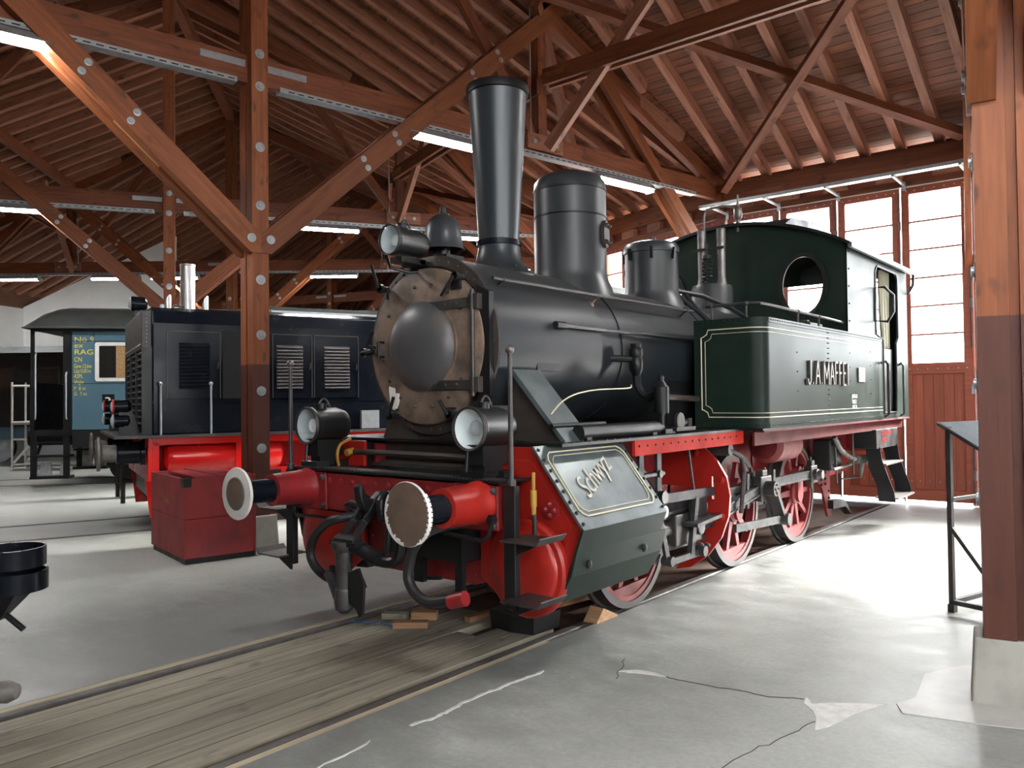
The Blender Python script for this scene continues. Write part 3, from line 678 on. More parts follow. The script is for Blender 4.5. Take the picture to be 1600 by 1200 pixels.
# boiler barrel, bands, firebox
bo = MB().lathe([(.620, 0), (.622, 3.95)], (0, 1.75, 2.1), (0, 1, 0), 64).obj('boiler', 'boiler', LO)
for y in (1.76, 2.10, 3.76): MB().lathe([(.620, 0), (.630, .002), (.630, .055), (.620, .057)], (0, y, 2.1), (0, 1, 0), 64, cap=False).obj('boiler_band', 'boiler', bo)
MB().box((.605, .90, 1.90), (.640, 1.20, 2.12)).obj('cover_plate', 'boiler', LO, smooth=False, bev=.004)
MB().prism([(-.55, 1.42), (.55, 1.42), (.58, 2.1), (-.58, 2.1)], 'y', 3.0, 5.7).obj('firebox', 'black', LO, smooth=False)
# chimney
ch = MB().lathe([(.31, 2.60), (.30, 2.70), (.235, 2.755), (.19, 2.83), (.172, 2.92), (.172, 2.95)], (0, 1.23, 0), (0, 0, 1), 40, cap=False).obj('chimney', 'chimney', LO)
MB().lathe([(.172, 2.94), (.184, 2.945), (.184, 2.985), (.172, 2.99)], (0, 1.23, 0), (0, 0, 1), 40, cap=False).obj('chimney_band', 'blackgloss', ch)
MB().rivets([(.24*sin(2*PI*i/10), 1.23+.24*cos(2*PI*i/10), 2.752) for i in range(10)], (0, 0, 1), .013, .012).obj('base_bolts', 'black', ch)
MB().lathe([(.166, 2.98), (.172, 3.05), (.238, 4.18), (.243, 4.20)], (0, 1.23, 0), (0, 0, 1), 48, cap=False).obj('chimney_barrel', 'chimney', ch)
MB().lathe([(.243, 4.185), (.258, 4.19), (.260, 4.235), (.252, 4.255), (.225, 4.255), (.215, 4.1), (.14, 3.0)], (0, 1.23, 0), (0, 0, 1), 48, cap=False).obj('chimney_rim', 'black', ch)
# steam dome
dm = MB().lathe([(.40, 2.60), (.375, 2.70), (.340, 2.78), (.330, 2.84), (.330, 3.58)], (0, 2.24, 0), (0, 0, 1), 48, cap=False).obj('steam_dome', 'chimney', LO)
MB().lathe([(.330, 3.575), (.338, 3.58), (.334, 3.60), (.325, 3.66), (.28, 3.715), (.18, 3.75), (0, 3.765)], (0, 2.24, 0), (0, 0, 1), 48, cap=False).obj('dome_cap', 'chimney', dm)
for z in (3.33, 3.572): MB().lathe([(.330, z), (.337, z+.003), (.337, z+.017), (.330, z+.02)], (0, 2.24, 0), (0, 0, 1), 48, cap=False).obj('dome_band', 'black', dm)
d = Vector((.967, .243, 0)); c = Vector((0, 2.24, 3.17))+d*.325; tt = Vector((-.243, .967, 0))
fm = MB().loft([[c+tt*(.075*cos(2*PI*i/20))+Vector((0, 0, .125*sin(2*PI*i/20)))+d*k for i in range(20)] for k in (0, .03)]).obj('valve_flange', 'rustdark', dm)
MB().rivets([c+d*.03+tt*(x*.04)+Vector((0, 0, z*.075)) for x in (-1, 1) for z in (-1, 1)], d, .024, .03).obj('flange_bolts', 'rustdark', fm)
# sand dome
sd = MB().lathe([(.35, 2.60), (.325, 2.70), (.29, 2.76), (.278, 2.81), (.278, 3.23)], (0, 3.72, 0), (0, 0, 1), 40, cap=False).obj('sand_dome', 'chimney', LO)
MB().lathe([(.278, 3.21), (.292, 3.215), (.292, 3.27), (.27, 3.31), (.2, 3.335), (0, 3.345)], (0, 3.72, 0), (0, 0, 1), 40, cap=False).cyl((0, 3.72, 3.34), (0, 3.72, 3.40), .02, n=8).obj('sand_dome_lid', 'chimney', sd)
mb = MB()
for a in (200, 250, 300, 350): mb.bar((.285*cos(rad(a)), 3.72+.285*sin(rad(a)), 3.13), (.30*cos(rad(a)), 3.72+.30*sin(rad(a)), 3.25), .03, .02)
mb.obj('lid_clip', 'black', sd)
# safety valve column
sv = MB().lathe([(.30, 2.62), (.26, 2.74), (.242, 2.79), (.245, 2.98), (.225, 3.03), (0, 3.04)], (0, 5.17, 0), (0, 0, 1), 32, cap=False).obj('safety_valve', 'chimney', LO)
for s in (-1, 1): MB().lathe([(.06, 0), (.05, .08), (.047, .10), (.052, .66), (.056, .67), (.045, .675), (.04, .5)], (s*.125, 5.17, 3.03), (0, 0, 1), 16).obj('exhaust_pipe', 'steel', sv)
MB().tube([(.055*cos(k*.7), 5.05+.055*sin(k*.7), 3.04+.30*k/60) for k in range(61)], .010, 6).cyl((0, 5.05, 3.03), (0, 5.05, 3.52), .014, n=8).cyl((0, 5.05, 3.34), (0, 5.05, 3.38), .05, n=12).box((-.21, 5.04, 3.44), (.21, 5.06, 3.47)).obj('valve_spring', 'black', sv)
# bell
bl = MB().lathe([(.165, 2.80), (.160, 2.815), (.150, 2.83), (.142, 2.90), (.128, 2.98), (.095, 3.04), (.05, 3.07), (.0, 3.08)], (.02, .56, .02), (0, 0, 1), 36, cap=False).obj('bell', 'chimney', LO)
MB().lathe([(.15, 2.82), (.14, 2.90), (.12, 2.97), (0, 3.03)], (.02, .56, .02), (0, 0, 1), 24, cap=False).obj('bell_inside', 'dark', bl)
MB().cyl((.02, .56, 3.09), (.02, .56, 3.13), .03, .022, 10).ball((.02, .56, 3.14), .022).obj('bell_crown', 'black', bl)
MB().cyl((.02, .56, 2.7), (.02, .56, 2.86), .055, n=12).box((-.10, .47, 2.70), (.14, .66, 2.77)).box((-.20, .50, 2.66), (.2, .70, 2.715)).obj('bell_bracket', 'black', bl)
# head lamps
def lamp(name, x, y, z, r, L, face, stand, label):
    b = MB().lathe([(r*1.02, 0), (r*1.05, .012), (r*1.05, .03), (r*.98, .045), (r, L*.75), (r*.86, L*.93), (r*.5, L), (0, L)], (x, y, z), (0, 1, 0), 32, cap=False).obj(name, 'black', LO)
    b['label'] = label
    MB().lathe([(r*.95, .005), (r*.90, .05), (r*.55, .12), (0, .14)], (x, y, z), (0, 1, 0), 28, cap=False).obj('reflector', face, b)
    MB().lathe([(r*.40, .05), (r*.36, .07), (0, .085)], (x+.01, y, z), (0, 1, 0), 20, cap=False).obj('burner', 'lensfrost' if face != 'lensfrost' else 'lenswhite', b)
    MB().lathe([(r*.96, -.004), (r*.5, -.016), (0, -.022)], (x, y, z), (0, 1, 0), 28, cap=False).obj('lens', 'lens', b)
    MB().lathe([(r*.93, -.006), (r*1.03, -.012), (r*1.07, .006), (r*1.03, .02)], (x, y, z), (0, 1, 0), 32, cap=False).obj('lens_rim', 'iron', b)
    MB().cyl((x, y+L*.38, z+r*.9), (x, y+L*.38, z+r*1.18), r*.32, n=14).cyl((x, y+L*.38, z+r*1.18), (x, y+L*.38, z+r*1.25), r*.42, n=14).obj('vent_cap', 'black', b)
    MB().tube([(x, y+L*.28+L*.34*t, z+r*.98+r*.55*sin(PI*t)) for t in [i/10 for i in range(11)]], .008, 6).obj('carry_handle', 'iron', b)
    if stand:
        MB().box((x-.07, y+.05, z-r-.10), (x+.07, y+L-.07, z-r+.03)).box((x-.10, y+.02, 1.192), (x+.10, y+.14, 1.235)).box((x-.10, y+L-.14, 1.192), (x+.10, y+L-.02, 1.235)).box((x-.055, y+.08, 1.20), (x+.055, y+L-.1, z-r)).cyl((x-.06, y+.03, 1.2), (x-.06, y+.05, z-r*.8), .011, n=8).obj('lamp_stand', 'black', b, smooth=False)
    return b
lamp('buffer_lamp', .80, -.02, 1.51, .135, .36, 'lenswhite', True, 'black buffer lamp over the right buffer, white inside')
lamp('buffer_lamp', -.89, -.02, 1.51, .135, .36, 'lensfrost', True, 'black buffer lamp over the left buffer')
lt = lamp('top_lamp', -.02, .06, 2.835, .105, .33, 'lensfrost', False, 'small black lamp on top of the smokebox')
MB().box((-.08, .12, 2.68), (.04, .36, 2.72)).bar((-.02, .30, 2.70), (-.02, .52, 2.68), .12, .03).tube([(-.16, .15, 2.76), (-.17, .2, 2.67), (-.10, .33, 2.64), (.02, .47, 2.66)], .013).bar((-.24, .40, 2.72), (.0, .44, 2.70), .05, .04).obj('lamp_bracket', 'black', lt, smooth=False)
# hand rails along the boiler
def rail(name, pts, r, posts, off=.09):
    o = MB().tube(pts, r, 8).obj(name, 'iron', LO)
    for y in posts:
        x, z = pts[0][0], pts[0][2]; n = Vector((x, 0, z-2.1)).normalized(); b = Vector((0, y, 2.1))+n*.615; e = Vector((x, y, z))
        MB().cyl(b, e, .011, n=8).ball(e, .022, 8).lathe([(.035, 0), (.02, .015)], b, n, 10).obj('rail_post', 'iron' if y != posts[1 % len(posts)] else 'rust', o)
    return o
rail('hand_rail', [(.56, .50, 2.55), (.56, 3.55, 2.55)], .014, (.62, 1.85, 3.40))
rail('hand_rail', [(-.56, .50, 2.55), (-.56, 3.55, 2.55)], .014, (.62, 1.85, 3.40))
MB().cyl((.66, 1.10, 2.25), (.66, 1.22, 2.25), .03, n=10).cyl((.66, 1.2, 2.25), (.66, 3.7, 2.25), .016, n=8).cyl((.61, 1.14, 2.25), (.68, 1.14, 2.25), .02, n=8).obj('control_rod', 'black', LO)
# footplate and valances
MB().box((-1.22, .40, 1.385), (1.22, 3.3, 1.405)).box((-1.40, 3.2, 1.385), (1.40, 8.35, 1.405)).obj('footplate', 'black', LO, smooth=False)
for s in (-1, 1):
    MB().box((s*1.19, 1.30, 1.27), (s*1.215, 3.2, 1.385)).obj('valance', 'valance', LO, smooth=False)
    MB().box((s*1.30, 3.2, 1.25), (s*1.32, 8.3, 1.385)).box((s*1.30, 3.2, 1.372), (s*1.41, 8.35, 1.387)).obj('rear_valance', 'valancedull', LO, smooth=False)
    # gusset from smokebox side down to the footplate
    if s > 0: g = MB().prism([(s*.60, 1.90), (s*.66, 1.90), (s*1.09, 1.405), (s*.60, 1.405)], 'y', .62, .86).obj('gusset', 'rustdark', LO, smooth=False)
    if s > 0: MB().prism([(s*.615, 1.905), (s*.665, 1.905), (s*1.115, 1.405), (s*1.075, 1.405)], 'y', .585, .895).obj('gusset_cover', 'greensheen', g, smooth=False)
    # deck edge strip beside cylinder
    # cylinder block
    yb = .30
    fp = [(s*.60, 1.385), (s*1.08, 1.385), (s*1.455, .90), (s*1.40, .75), (s*1.17, .36), (s*.80, .36), (s*.60, .5)]
    cy = MB().prism(fp, 'y', yb, yb+.03).obj('cylinder', 'red', LO, smooth=False, bev=.004)
    MB().prism([(s*.85, 1.30), (s*1.05, 1.30), (s*1.37, .90), (s*1.32, .78), (s*1.25, .90), (s*1.0, 1.12)], 'y', yb-.012, yb).obj('steam_chest_cover', 'red', cy, smooth=False)
    MB().prism([(s*1.085, 1.392), (s*1.468, .895), (s*1.455, .885), (s*1.075, 1.378)], 'y', .27, 1.30).obj('chest_cladding', 'greensheen', cy, smooth=False)
    MB().prism([(s*1.466, .898), (s*1.412, .752), (s*1.395, .752), (s*1.449, .898)], 'y', .27, 1.30).obj('side_cladding', 'green', cy, smooth=False)
    MB().prism([(s*1.412, .752), (s*1.37, .60), (s*1.26, .42), (s*1.08, .345), (s*1.08, .365), (s*1.25, .44), (s*1.35, .61), (s*1.395, .752)], 'y', .27, 1.38).obj('lower_cladding', 'green', cy, smooth=False)
    MB().prism([(s*.62, .40), (s*1.08, .37), (s*1.36, .61), (s*1.40, .75), (s*1.44, .90), (s*1.07, 1.37), (s*.62, 1.37)], 'y', yb+.04, 1.28).obj('cylinder_body', 'black', cy, smooth=False)
    MB().lathe([(.315, 0), (.315, .04), (.30, .055), (.27, .06), (.265, .07), (.25, .085), (.16, .105), (0, .112)], (s*1.02, yb, .615), (0, -1, 0), 40, cap=False).obj('cylinder_cover', 'red', cy)
    MB().lathe([(.06, 0), (.06, .012), (.045, .014)], (s*1.21, yb-.012, 1.0), (0, -1, 0), 16).rivets([(s*(1.21+.035*cos(a)), yb-.026, 1.0+.035*sin(a)) for a in (0, 1.6, 3.1, 4.7)], (0, -1, 0), .018, .02).obj('chest_boss', 'beamred', cy)
    def cp(t, y):                                            # point on the sloping cladding, t 0 top .. 1 bottom
        return Vector((s*(1.083+.385*t), y, 1.397-.497*t))
    nn = Vector((s*.79, 0, .61))
    mb = MB()
    for i in range(8):
        for y in (.295, 1.275): mb.rivets([cp(.06+.126*i, y)], nn, .013, .012)
    tag(mb.obj('cladding_rivets', 'black', cy), kind='stuff')
    for k, ins in ((0, .062), (1, .092)):
        y0, y1, t0, t1, c = .27+ins, 1.30-ins, ins/.63, 1-(ins+.02)/.63, .055
        tc = c/.63
        loop = [cp(t0, y0+c), cp(t0, y1-c), cp(t0+tc*.4, y1-c*.4), cp(t0+tc, y1), cp(t1-tc, y1), cp(t1-tc*.4, y1-c*.4), cp(t1, y1-c), cp(t1, y0+c), cp(t1-tc*.4, y0+c*.4), cp(t1-tc, y0), cp(t0+tc, y0), cp(t0+tc*.4, y0+c*.4)]
        MB().tube([p+nn*.003 for p in loop], .0055 if k == 0 else .003, 6, closed=True).obj('lining', 'cream', cy)
    if s > 0:
        up_ = (cp(0, 0)-cp(1, 0)).normalized(); al = Vector((0, 1, 0))
        m = frame_m(cp(.70, .50)+nn*.006, al*cos(rad(24))+up_*sin(rad(24)), up_*cos(rad(24))-al*sin(rad(24)))
        text('name_lettering', 'Schwyz', .22, 'fadedcream', m, cy, .0015, .82, .95, shear=.3)
    MB().rivets([(s*(1.395), y, .66) for y in (.42, 1.1)], (s, 0, 0), .03, .02).obj('drain_cock', 'black', cy)
tag(MB().rivets([(1.218, y, 1.34) for y in [1.36+.12*i for i in range(15)]]+[(1.2, y, 1.405) for y in [.45+.1*i for i in range(9)]], (1, 0, 0), .010, .006).obj('valance_rivets', 'black', LO), kind='stuff')
# wheels
def wheel(x, y, s, crank):
    c = Vector((x, y, .57)); ax = Vector((s, 0, 0))
    ty = MB().lathe([(.515, 0), (.60, 0), (.605, .012), (.598, .035), (.575, .037), (.568, .14), (.515, .14)], c-ax*.035, ax, 56, cap=False).obj('wheel', 'iron', LO)
    MB().lathe([(.47, .03), (.516, .03), (.516, .115), (.47, .115), (.47, .03)], c-ax*.02, ax, 56, cap=False).obj('rim', 'wheelred', ty)
    MB().lathe([(.13, .0), (.135, .12), (.11, .135), (.07, .14), (0, .14)], c-ax*.02, ax, 28).obj('hub', 'wheelred', ty)
    for i in range(10):
        a = 2*PI*(i+.5)/10; u_ = Vector((0, sin(a), cos(a))); v_ = Vector((0, cos(a), -sin(a)))
        MB().loft([[c+u_*.11+v_*q*.038+ax*w_ for q, w_ in ((-1, .02), (1, .02), (1, .075), (-1, .075))], [c+u_*.485+v_*q*.024+ax*w_ for q, w_ in ((-1, .03), (1, .03), (1, .07), (-1, .07))]]).obj('spoke', 'wheelred', ty, smooth=False)
    cw = [(y+.475*sin(rad(a)), .57+.475*cos(rad(a))) for a in range(180-38, 180+39, 6)]
    MB().prism(cw, 'x', x+s*.012, x+s*.085).obj('counterweight', 'wheelred', ty)
    if crank:
        MB().loft([[Vector((x+s*k, y+.09*cos(a)*(1-.25*(sin(a) > 0)), .57+.11*sin(a)+(.20 if sin(a) > 0 else 0))) for a in [2*PI*i/16 for i in range(16)]] for k in (.06, .15)]).obj('crank', 'wheelred', ty)
        MB().cyl((x+s*.14, y+.03, .79), (x+s*.40, y+.03, .79), .05, n=14).obj('crank_pin', 'steel', ty)
    return ty
WY3 = (1.88, 3.88, 5.58)
for y in WY3:
    for s in (-1, 1): wheel(s*.72, y, s, True)
    MB().cyl((-.7, y, .57), (.7, y, .57), .075, n=14).obj('axle', 'iron', LO)
# rods and valve gear
def rod(name, p0, p1, h, t, mat='gear', fl=True):
    p0, p1 = Vector(p0), Vector(p1); mb = MB().bar(p0, p1, t, h)
    o = mb.obj(name, mat, LO, smooth=False, bev=.004)
    if fl:
        d = (p1-p0).normalized(); e = .10
        sx = 1 if p0.x > 0 else -1
        up = d.cross(Vector((sx, 0, 0))).normalized()*h*.43; q = Vector((sx*(t/2+.004), 0, 0))
        MB().bar(p0+d*e+up+q, p1-d*e+up+q, .012, h*.16).bar(p0+d*e-up+q, p1-d*e-up+q, .012, h*.16).obj('rod_flange', mat, o, smooth=False)
    return o
for s in (-1, 1):
    X = s*.98; pz = .79
    for a, b in ((WY3[0]+.03, WY3[1]+.03), (WY3[1]+.03, WY3[2]+.03)):
        r_ = rod('coupling_rod', (X, a, pz), (X, b, pz), .095, .04)
    for y in WY3:
        e = MB().box((X-.045, y-.07, pz-.10), (X+.045, y+.13, pz+.10)).cyl((X+s*.04, y+.03, pz), (X+s*.09, y+.03, pz), .065, n=16).obj('rod_end', 'iron', LO, smooth=False, bev=.01)
        MB().box((X-.03, y-.015, pz+.10), (X+.03, y+.075, pz+.16)).cyl((X, y+.03, pz-.16), (X, y+.03, pz+.20), .012, n=6).obj('oil_cup', 'iron', e)
    rod('connecting_rod', (X+s*.10, 2.62, .60), (X+s*.10, WY3[1]+.03, pz), .10, .045)
    MB().box((X+s*.055, 3.80, pz-.12), (X+s*.15, 4.06, pz+.12)).box((X+s*.06, 3.86, pz+.12), (X+s*.14, 3.98, pz+.18)).cyl((X+s*.10, 4.0, pz-.17), (X+s*.10, 4.0, pz+.20), .016, n=6).obj('big_end', 'iron', LO, smooth=False, bev=.01)
    MB().bar((X+s*.20, WY3[1]+.05, pz), (X+s*.20, 4.16, .47), .045, .11, up=(1, 0, 0)).cyl((X+s*.16, 4.16, .47), (X+s*.29, 4.16, .47), .06, n=14).cyl((X+s*.15, WY3[1]+.05, pz), (X+s*.25, WY3[1]+.05, pz), .075, n=14).rivets([(X+s*.245, WY3[1]+.05+.04*cos(a), pz+.04*sin(a)) for a in (0, 1.57, 3.14, 4.71)], (s, 0, 0), .014, .02).obj('return_crank', 'iron', LO, smooth=False)
    rod('eccentric_rod', (X+s*.22, 3.02, .52), (X+s*.22, 4.16, .47), .075, .03, fl=False)
    # crosshead, slide bars, piston rod
    MB().box((X-.05, 1.36, .70), (X+.05, 2.85, .755)).obj('slide_bar', 'iron', LO, smooth=False)
    MB().box((X-.05, 1.36, .44), (X+.05, 2.85, .49)).obj('slide_bar', 'iron', LO, smooth=False)
    MB().cyl((X, 1.2, .61), (X, 2.2, .61), .036, n=14).obj('piston_rod', 'steel', LO)
    MB().cyl((X+s*.02, 1.2, .86), (X+s*.02, 2.2, .86), .022, n=12).obj('valve_rod', 'steel', LO)
    MB().box((X-.08, 2.15, .47), (X+.10, 2.62, .73)).cyl((X, 1.95, .61), (X, 2.2, .61), .075, n=14).cyl((X+s*.08, 2.5, .60), (X+s*.16, 2.5, .60), .07, n=14).obj('crosshead', 'iron', LO, smooth=False, bev=.01)
    # motion bracket: big red plate standing across the frame
    mp = [(s*.60, 1.32), (s*.86, 1.32), (s*1.02, 1.26), (s*1.15, 1.14), (s*1.235, 1.0), (s*1.265, .84), (s*1.25, .66), (s*1.18, .47), (s*1.05, .30), (s*.88, .18), (s*.74, .15), (s*.84, .30), (s*.98, .46), (s*1.05, .62), (s*1.06, .76), (s*.98, .86), (s*.80, .90), (s*.60, .90)]
    mpo = holed('motion_bracket', mp, [[(s*1.10, .80), (s*1.125, .80), (s*1.125, 1.0), (s*1.10, 1.0)]], 'y', 2.78, 2.81, 'red', LO)
    for x, z in ((.95, 1.2), (1.19, .97), (1.19, .66)): MB().rivets([(s*x, 2.78, z)], (0, -1, 0), .035, .02).obj('plate_bolt', 'red', mpo)
    G = s*1.12
    MB().box((G-.012, 1.50, .94), (G+.012, 1.565, 1.385)).box((G-.012, 1.77, .94), (G+.012, 1.835, 1.385)).obj('hanger_link', 'gear', LO, smooth=False)
    mb = MB()
    for z in (1.34, 1.10): mb.cyl((G, 1.46, z), (G, 1.88, z), .020, n=10).cyl((G-.03, 1.80, z), (G+.03, 1.80, z), .03, n=10)
    mb.cyl((G-.05, 1.80, .92), (G+.06, 1.80, .92), .05, n=14).obj('link_spindle', 'black', LO)
    MB().bar((G, 1.40, .93), (G, 1.80, .93), .03, .055).bar((G, 1.80, .90), (G, 2.76, .875), .03, .075).obj('radius_rod', 'gear', LO, smooth=False)
    MB().bar((G, 1.76, .92), (G, 1.93, .40), .025, .055, up=(0, 1, 0)).cyl((G-.04, 1.93, .40), (G+.05, 1.93, .40), .04, n=12).obj('combination_lever', 'gear', LO, smooth=False)
    MB().bar((G-s*.05, 1.30, .44), (G-s*.05, 1.86, .44), .03, .085).obj('union_link', 'scrap_wood' if False else 'rustdark', LO, smooth=False)
    MB().bar((G, 1.95, .385), (G, 2.5, .385), .03, .05).cyl((G-.03, 2.48, .40), (G+.06, 2.48, .40), .045, n=10).rivets([(G+.03, 2.42, .46), (G+.03, 2.54, .44)], (1, 0, 0), .025, .04).obj('drop_link', 'gear', LO, smooth=False)
    MB().prism([(2.30, .40), (2.36, .40), (2.46, .86), (2.40, .86)], 'x', G-.02, G+.02).prism([(2.26, .63), (2.72, .66), (2.72, .69), (2.26, .66)], 'x', G-.10, G+.10).box((G-.05, 2.40, .66), (G-.03, 2.70, .86)).obj('guide_frame', 'gear', LO, smooth=False)
    MB().cyl((G, 2.28, 1.39), (G-s*.02, 2.45, .86), .010, n=6).obj('drain_rod', 'iron', LO)
    MB().cyl((s*.95, 3.05, 1.22), (s*1.16, 3.05, 1.22), .055, n=16).tube([(s*1.14, 3.05, 1.22), (s*1.17, 3.25, 1.14), (s*1.15, 3.35, 1.0), (s*1.14, 3.30, .62)], .022).obj('reverser_shaft', 'iron', LO)
    MB().bar((s*1.06, 3.62, .62), (s*1.06, 3.64, .95), .02, .05, up=(0, 1, 0)).bar((s*1.08, 4.22, .52), (s*1.08, 4.24, .95), .02, .05, up=(0, 1, 0)).obj('brake_hanger', 'gear', LO, smooth=False)

# side tanks
def tank(s):
    a, b, y0, y1, r = s*.72, s*1.40, 3.24, 7.06, .15
    cn = [(s*(1.40-r)+s*r*sin(rad(t)), y0+r-r*cos(rad(t))) for t in range(0, 91, 9)]
    o = MB().prism([(a, y0)]+cn+[(b, y1), (a, y1)], 'z', 1.407, 2.42).obj('side_tank', 'green', LO, bev=0)
    ed = [(a, y0-.004)]+[(x+s*.004*sin(rad(t)), y-.004*cos(rad(t))) for (x, y), t in zip(cn, range(0, 91, 9))]+[(b+s*.004, y1)]
    for z in (1.407, 2.375): MB().loft([[Vector((x, y, z)), Vector((x+.004*s, y-.004, z)), Vector((x+.004*s, y-.004, z+.045)), Vector((x, y, z+.045))] for x, y in ed]).obj('edge_angle', 'green', o, smooth=False)
    pts = []; ax = []
    mb = MB()
    for z in (1.43, 2.40):
        for i in range(9): mb.rivets([(s*(.76+.055*i), y0-.008, z)], (0, -1, 0), .008, .007)
        for i in range(6): t = rad(15+i*12); mb.rivets([(s*(1.40-r)+s*(r+.008)*sin(t), y0+r-(r+.008)*cos(t), z)], (s*sin(t), -cos(t), 0), .008, .007)
        for i in range(66): mb.rivets([(s*1.407, y0+r+.02+.055*i, z)], (s, 0, 0), .008, .007)
    for y, st in ((4.08, .19), (4.98, .055), (5.02, .055), (5.75, .16), (6.55, .17)):
        for k in range(int(.94/st)): mb.rivets([(s*1.40, y, 1.46+(k+.5)*st)], (s, 0, 0), .008, .007)
    tag(mb.obj('rivets', 'black', o), kind='stuff')
    for k, (ins, rr) in enumerate(((.075, .0055), (.115, .003))):
        e = .003; z0, z1, c = 1.43+ins, 2.40-ins, .07
        xi = .72+ins
        front = lambda x, z: Vector((s*x, y0-e, z))
        cor = lambda t, z: Vector((s*(1.40-r)+s*(r+e)*sin(rad(t)), y0+r-(r+e)*cos(rad(t)), z))
        path = [Vector((s*(1.40+e), y1-.02, z1))]+[cor(t, z1) for t in range(90, 0, -9)]+[front(1.25, z1), front(xi+c, z1), front(xi+c*.8, z1-c*.6), front(xi+c*.3, z1-c*.9), front(xi, z1-c), front(xi, z0+c), front(xi+c*.3, z0+c*.9), front(xi+c*.8, z0+c*.6), front(xi+c, z0), front(1.25, z0)]
        path += [cor(t, z0) for t in range(9, 91, 9)]+[Vector((s*(1.40+e), y1-.02, z0))]
        MB().tube(path, rr, 5).obj('lining', 'cream', o)
    if s > 0:
        LET = {'J': [[(.9, 1), (.9, .15), (.6, 0), (.25, .03), (.1, .22)]], '.': [[(.3, .0), (.3, .09)]], 'A': [[(0, 0), (.5, 1), (1, 0)], [(.2, .36), (.8, .36)]], 'M': [[(0, 0), (0, 1), (.5, .25), (1, 1), (1, 0)]],
               'F': [[(.05, 0), (.05, 1), (.95, 1)], [(.05, .54), (.75, .54)]], 'E': [[(.95, 0), (.05, 0), (.05, 1), (.95, 1)], [(.05, .54), (.75, .54)]], 'I': [[(.5, 0), (.5, 1)]]}
        WID = {'.': .05, 'I': .05, 'M': .15, 'A': .125, 'J': .10}
        yy = 4.30
        for chr_ in 'J.A.MAFFEI':
            w_ = WID.get(chr_, .095); mb = MB(); hh = .24
            for k_, st in enumerate(LET[chr_]):
                for (a0, b0), (a1, b1) in zip(st, st[1:]):
                    mb.bar((1.411+.0006*k_, yy+a0*w_, 1.815+b0*hh), (1.411+.0006*k_, yy+a1*w_, 1.815+b1*hh), .022, .030, up=(1, 0, 0))
            mb.obj('raised_letter', 'plate', o, smooth=False)
            yy += w_+.042
        p = MB().box((1.40, 6.02, 1.85), (1.418, 6.27, 2.02)).obj('builder_plate', 'plate', o, smooth=False, bev=.003)
        for i in range(3): MB().box((1.418, 6.06, 1.98-.045*i), (1.421, 6.23, 1.995-.045*i)).obj('plate_line', 'steel', p, smooth=False)
        text('tank_marking', 'JAHR 3.1\nVERS 2\n1.96. 76.', .062, 'white', frame_m((1.402, 5.80, 1.665), (0, 1, 0), (0, 0, 1)), o, .001, .85)
    h = MB().tube([(s*.80, 3.34, 2.56), (s*1.18, 3.34, 2.56), (s*1.30, 3.42, 2.56), (s*1.33, 3.56, 2.555), (s*1.34, 5.2, 2.54), (s*1.36, 7.0, 2.50)], .016, 8).obj('tank_rail', 'iron', o)
    for x, y, z in ((.86, 3.34, 2.56), (1.2, 3.345, 2.56), (1.335, 4.3, 2.55), (1.34, 4.9, 2.54), (1.35, 6.2, 2.52), (1.36, 6.98, 2.5)): MB().cyl((s*x, y, 2.42), (s*x, y, z), .012, n=8).ball((s*x, y, z), .024, 8).obj('rail_post', 'iron', h)
    MB().box((s*.86, 4.9, 2.42), (s*1.25, 5.3, 2.49)).cyl((s*1.05, 5.1, 2.49), (s*1.05, 5.1, 2.53), .12, n=20).obj('filler_hatch', 'green', o, smooth=False, bev=.01)
    return o
tank(1); tank(-1)
# cab
def cab_z(x): return 3.43+.38*(1-(x/1.42)**2)
arcp = [(-1.40+2.8*i/20, cab_z(-1.40+2.8*i/20)) for i in range(21)]
cf = holed('cab_front', [(1.40, 2.42), (-1.40, 2.42)]+arcp, [ell(.90, 3.0, .245, .345), ell(-.90, 3.0, .245, .345)], 'y', 5.70, 5.72, 'green', LO)
for s in (-1, 1):
    wf = holed('window_ring', ell(s*.90, 3.0, .285, .385, 40), [ell(s*.90, 3.0, .235, .335, 40)], 'y', 5.675, 5.70, 'black', cf)
    MB().prism(ell(s*.9, 3.0, .24, .34), 'y', 5.698, 5.704).obj('glass', 'glass', wf, smooth=False)
mb = MB()
for s in (-1, 1):
    for z in (2.55, 2.75, 2.95, 3.15, 3.35): mb.rivets([(s*1.402, 5.76, z)], (s, 0, 0), .013, .010)
    for y in [5.78+.075*i for i in range(34)]: mb.rivets([(s*1.402, y, 3.385)], (s, 0, 0), .011, .009)
tag(mb.obj('cab_rivets', 'black', cf), kind='stuff')
holed('cab_rear', [(1.40, 1.41), (-1.40, 1.41)]+arcp, [rrect(-1.12, 2.50, 1.12, 3.36, .14)], 'y', 8.33, 8.35, 'green', LO)
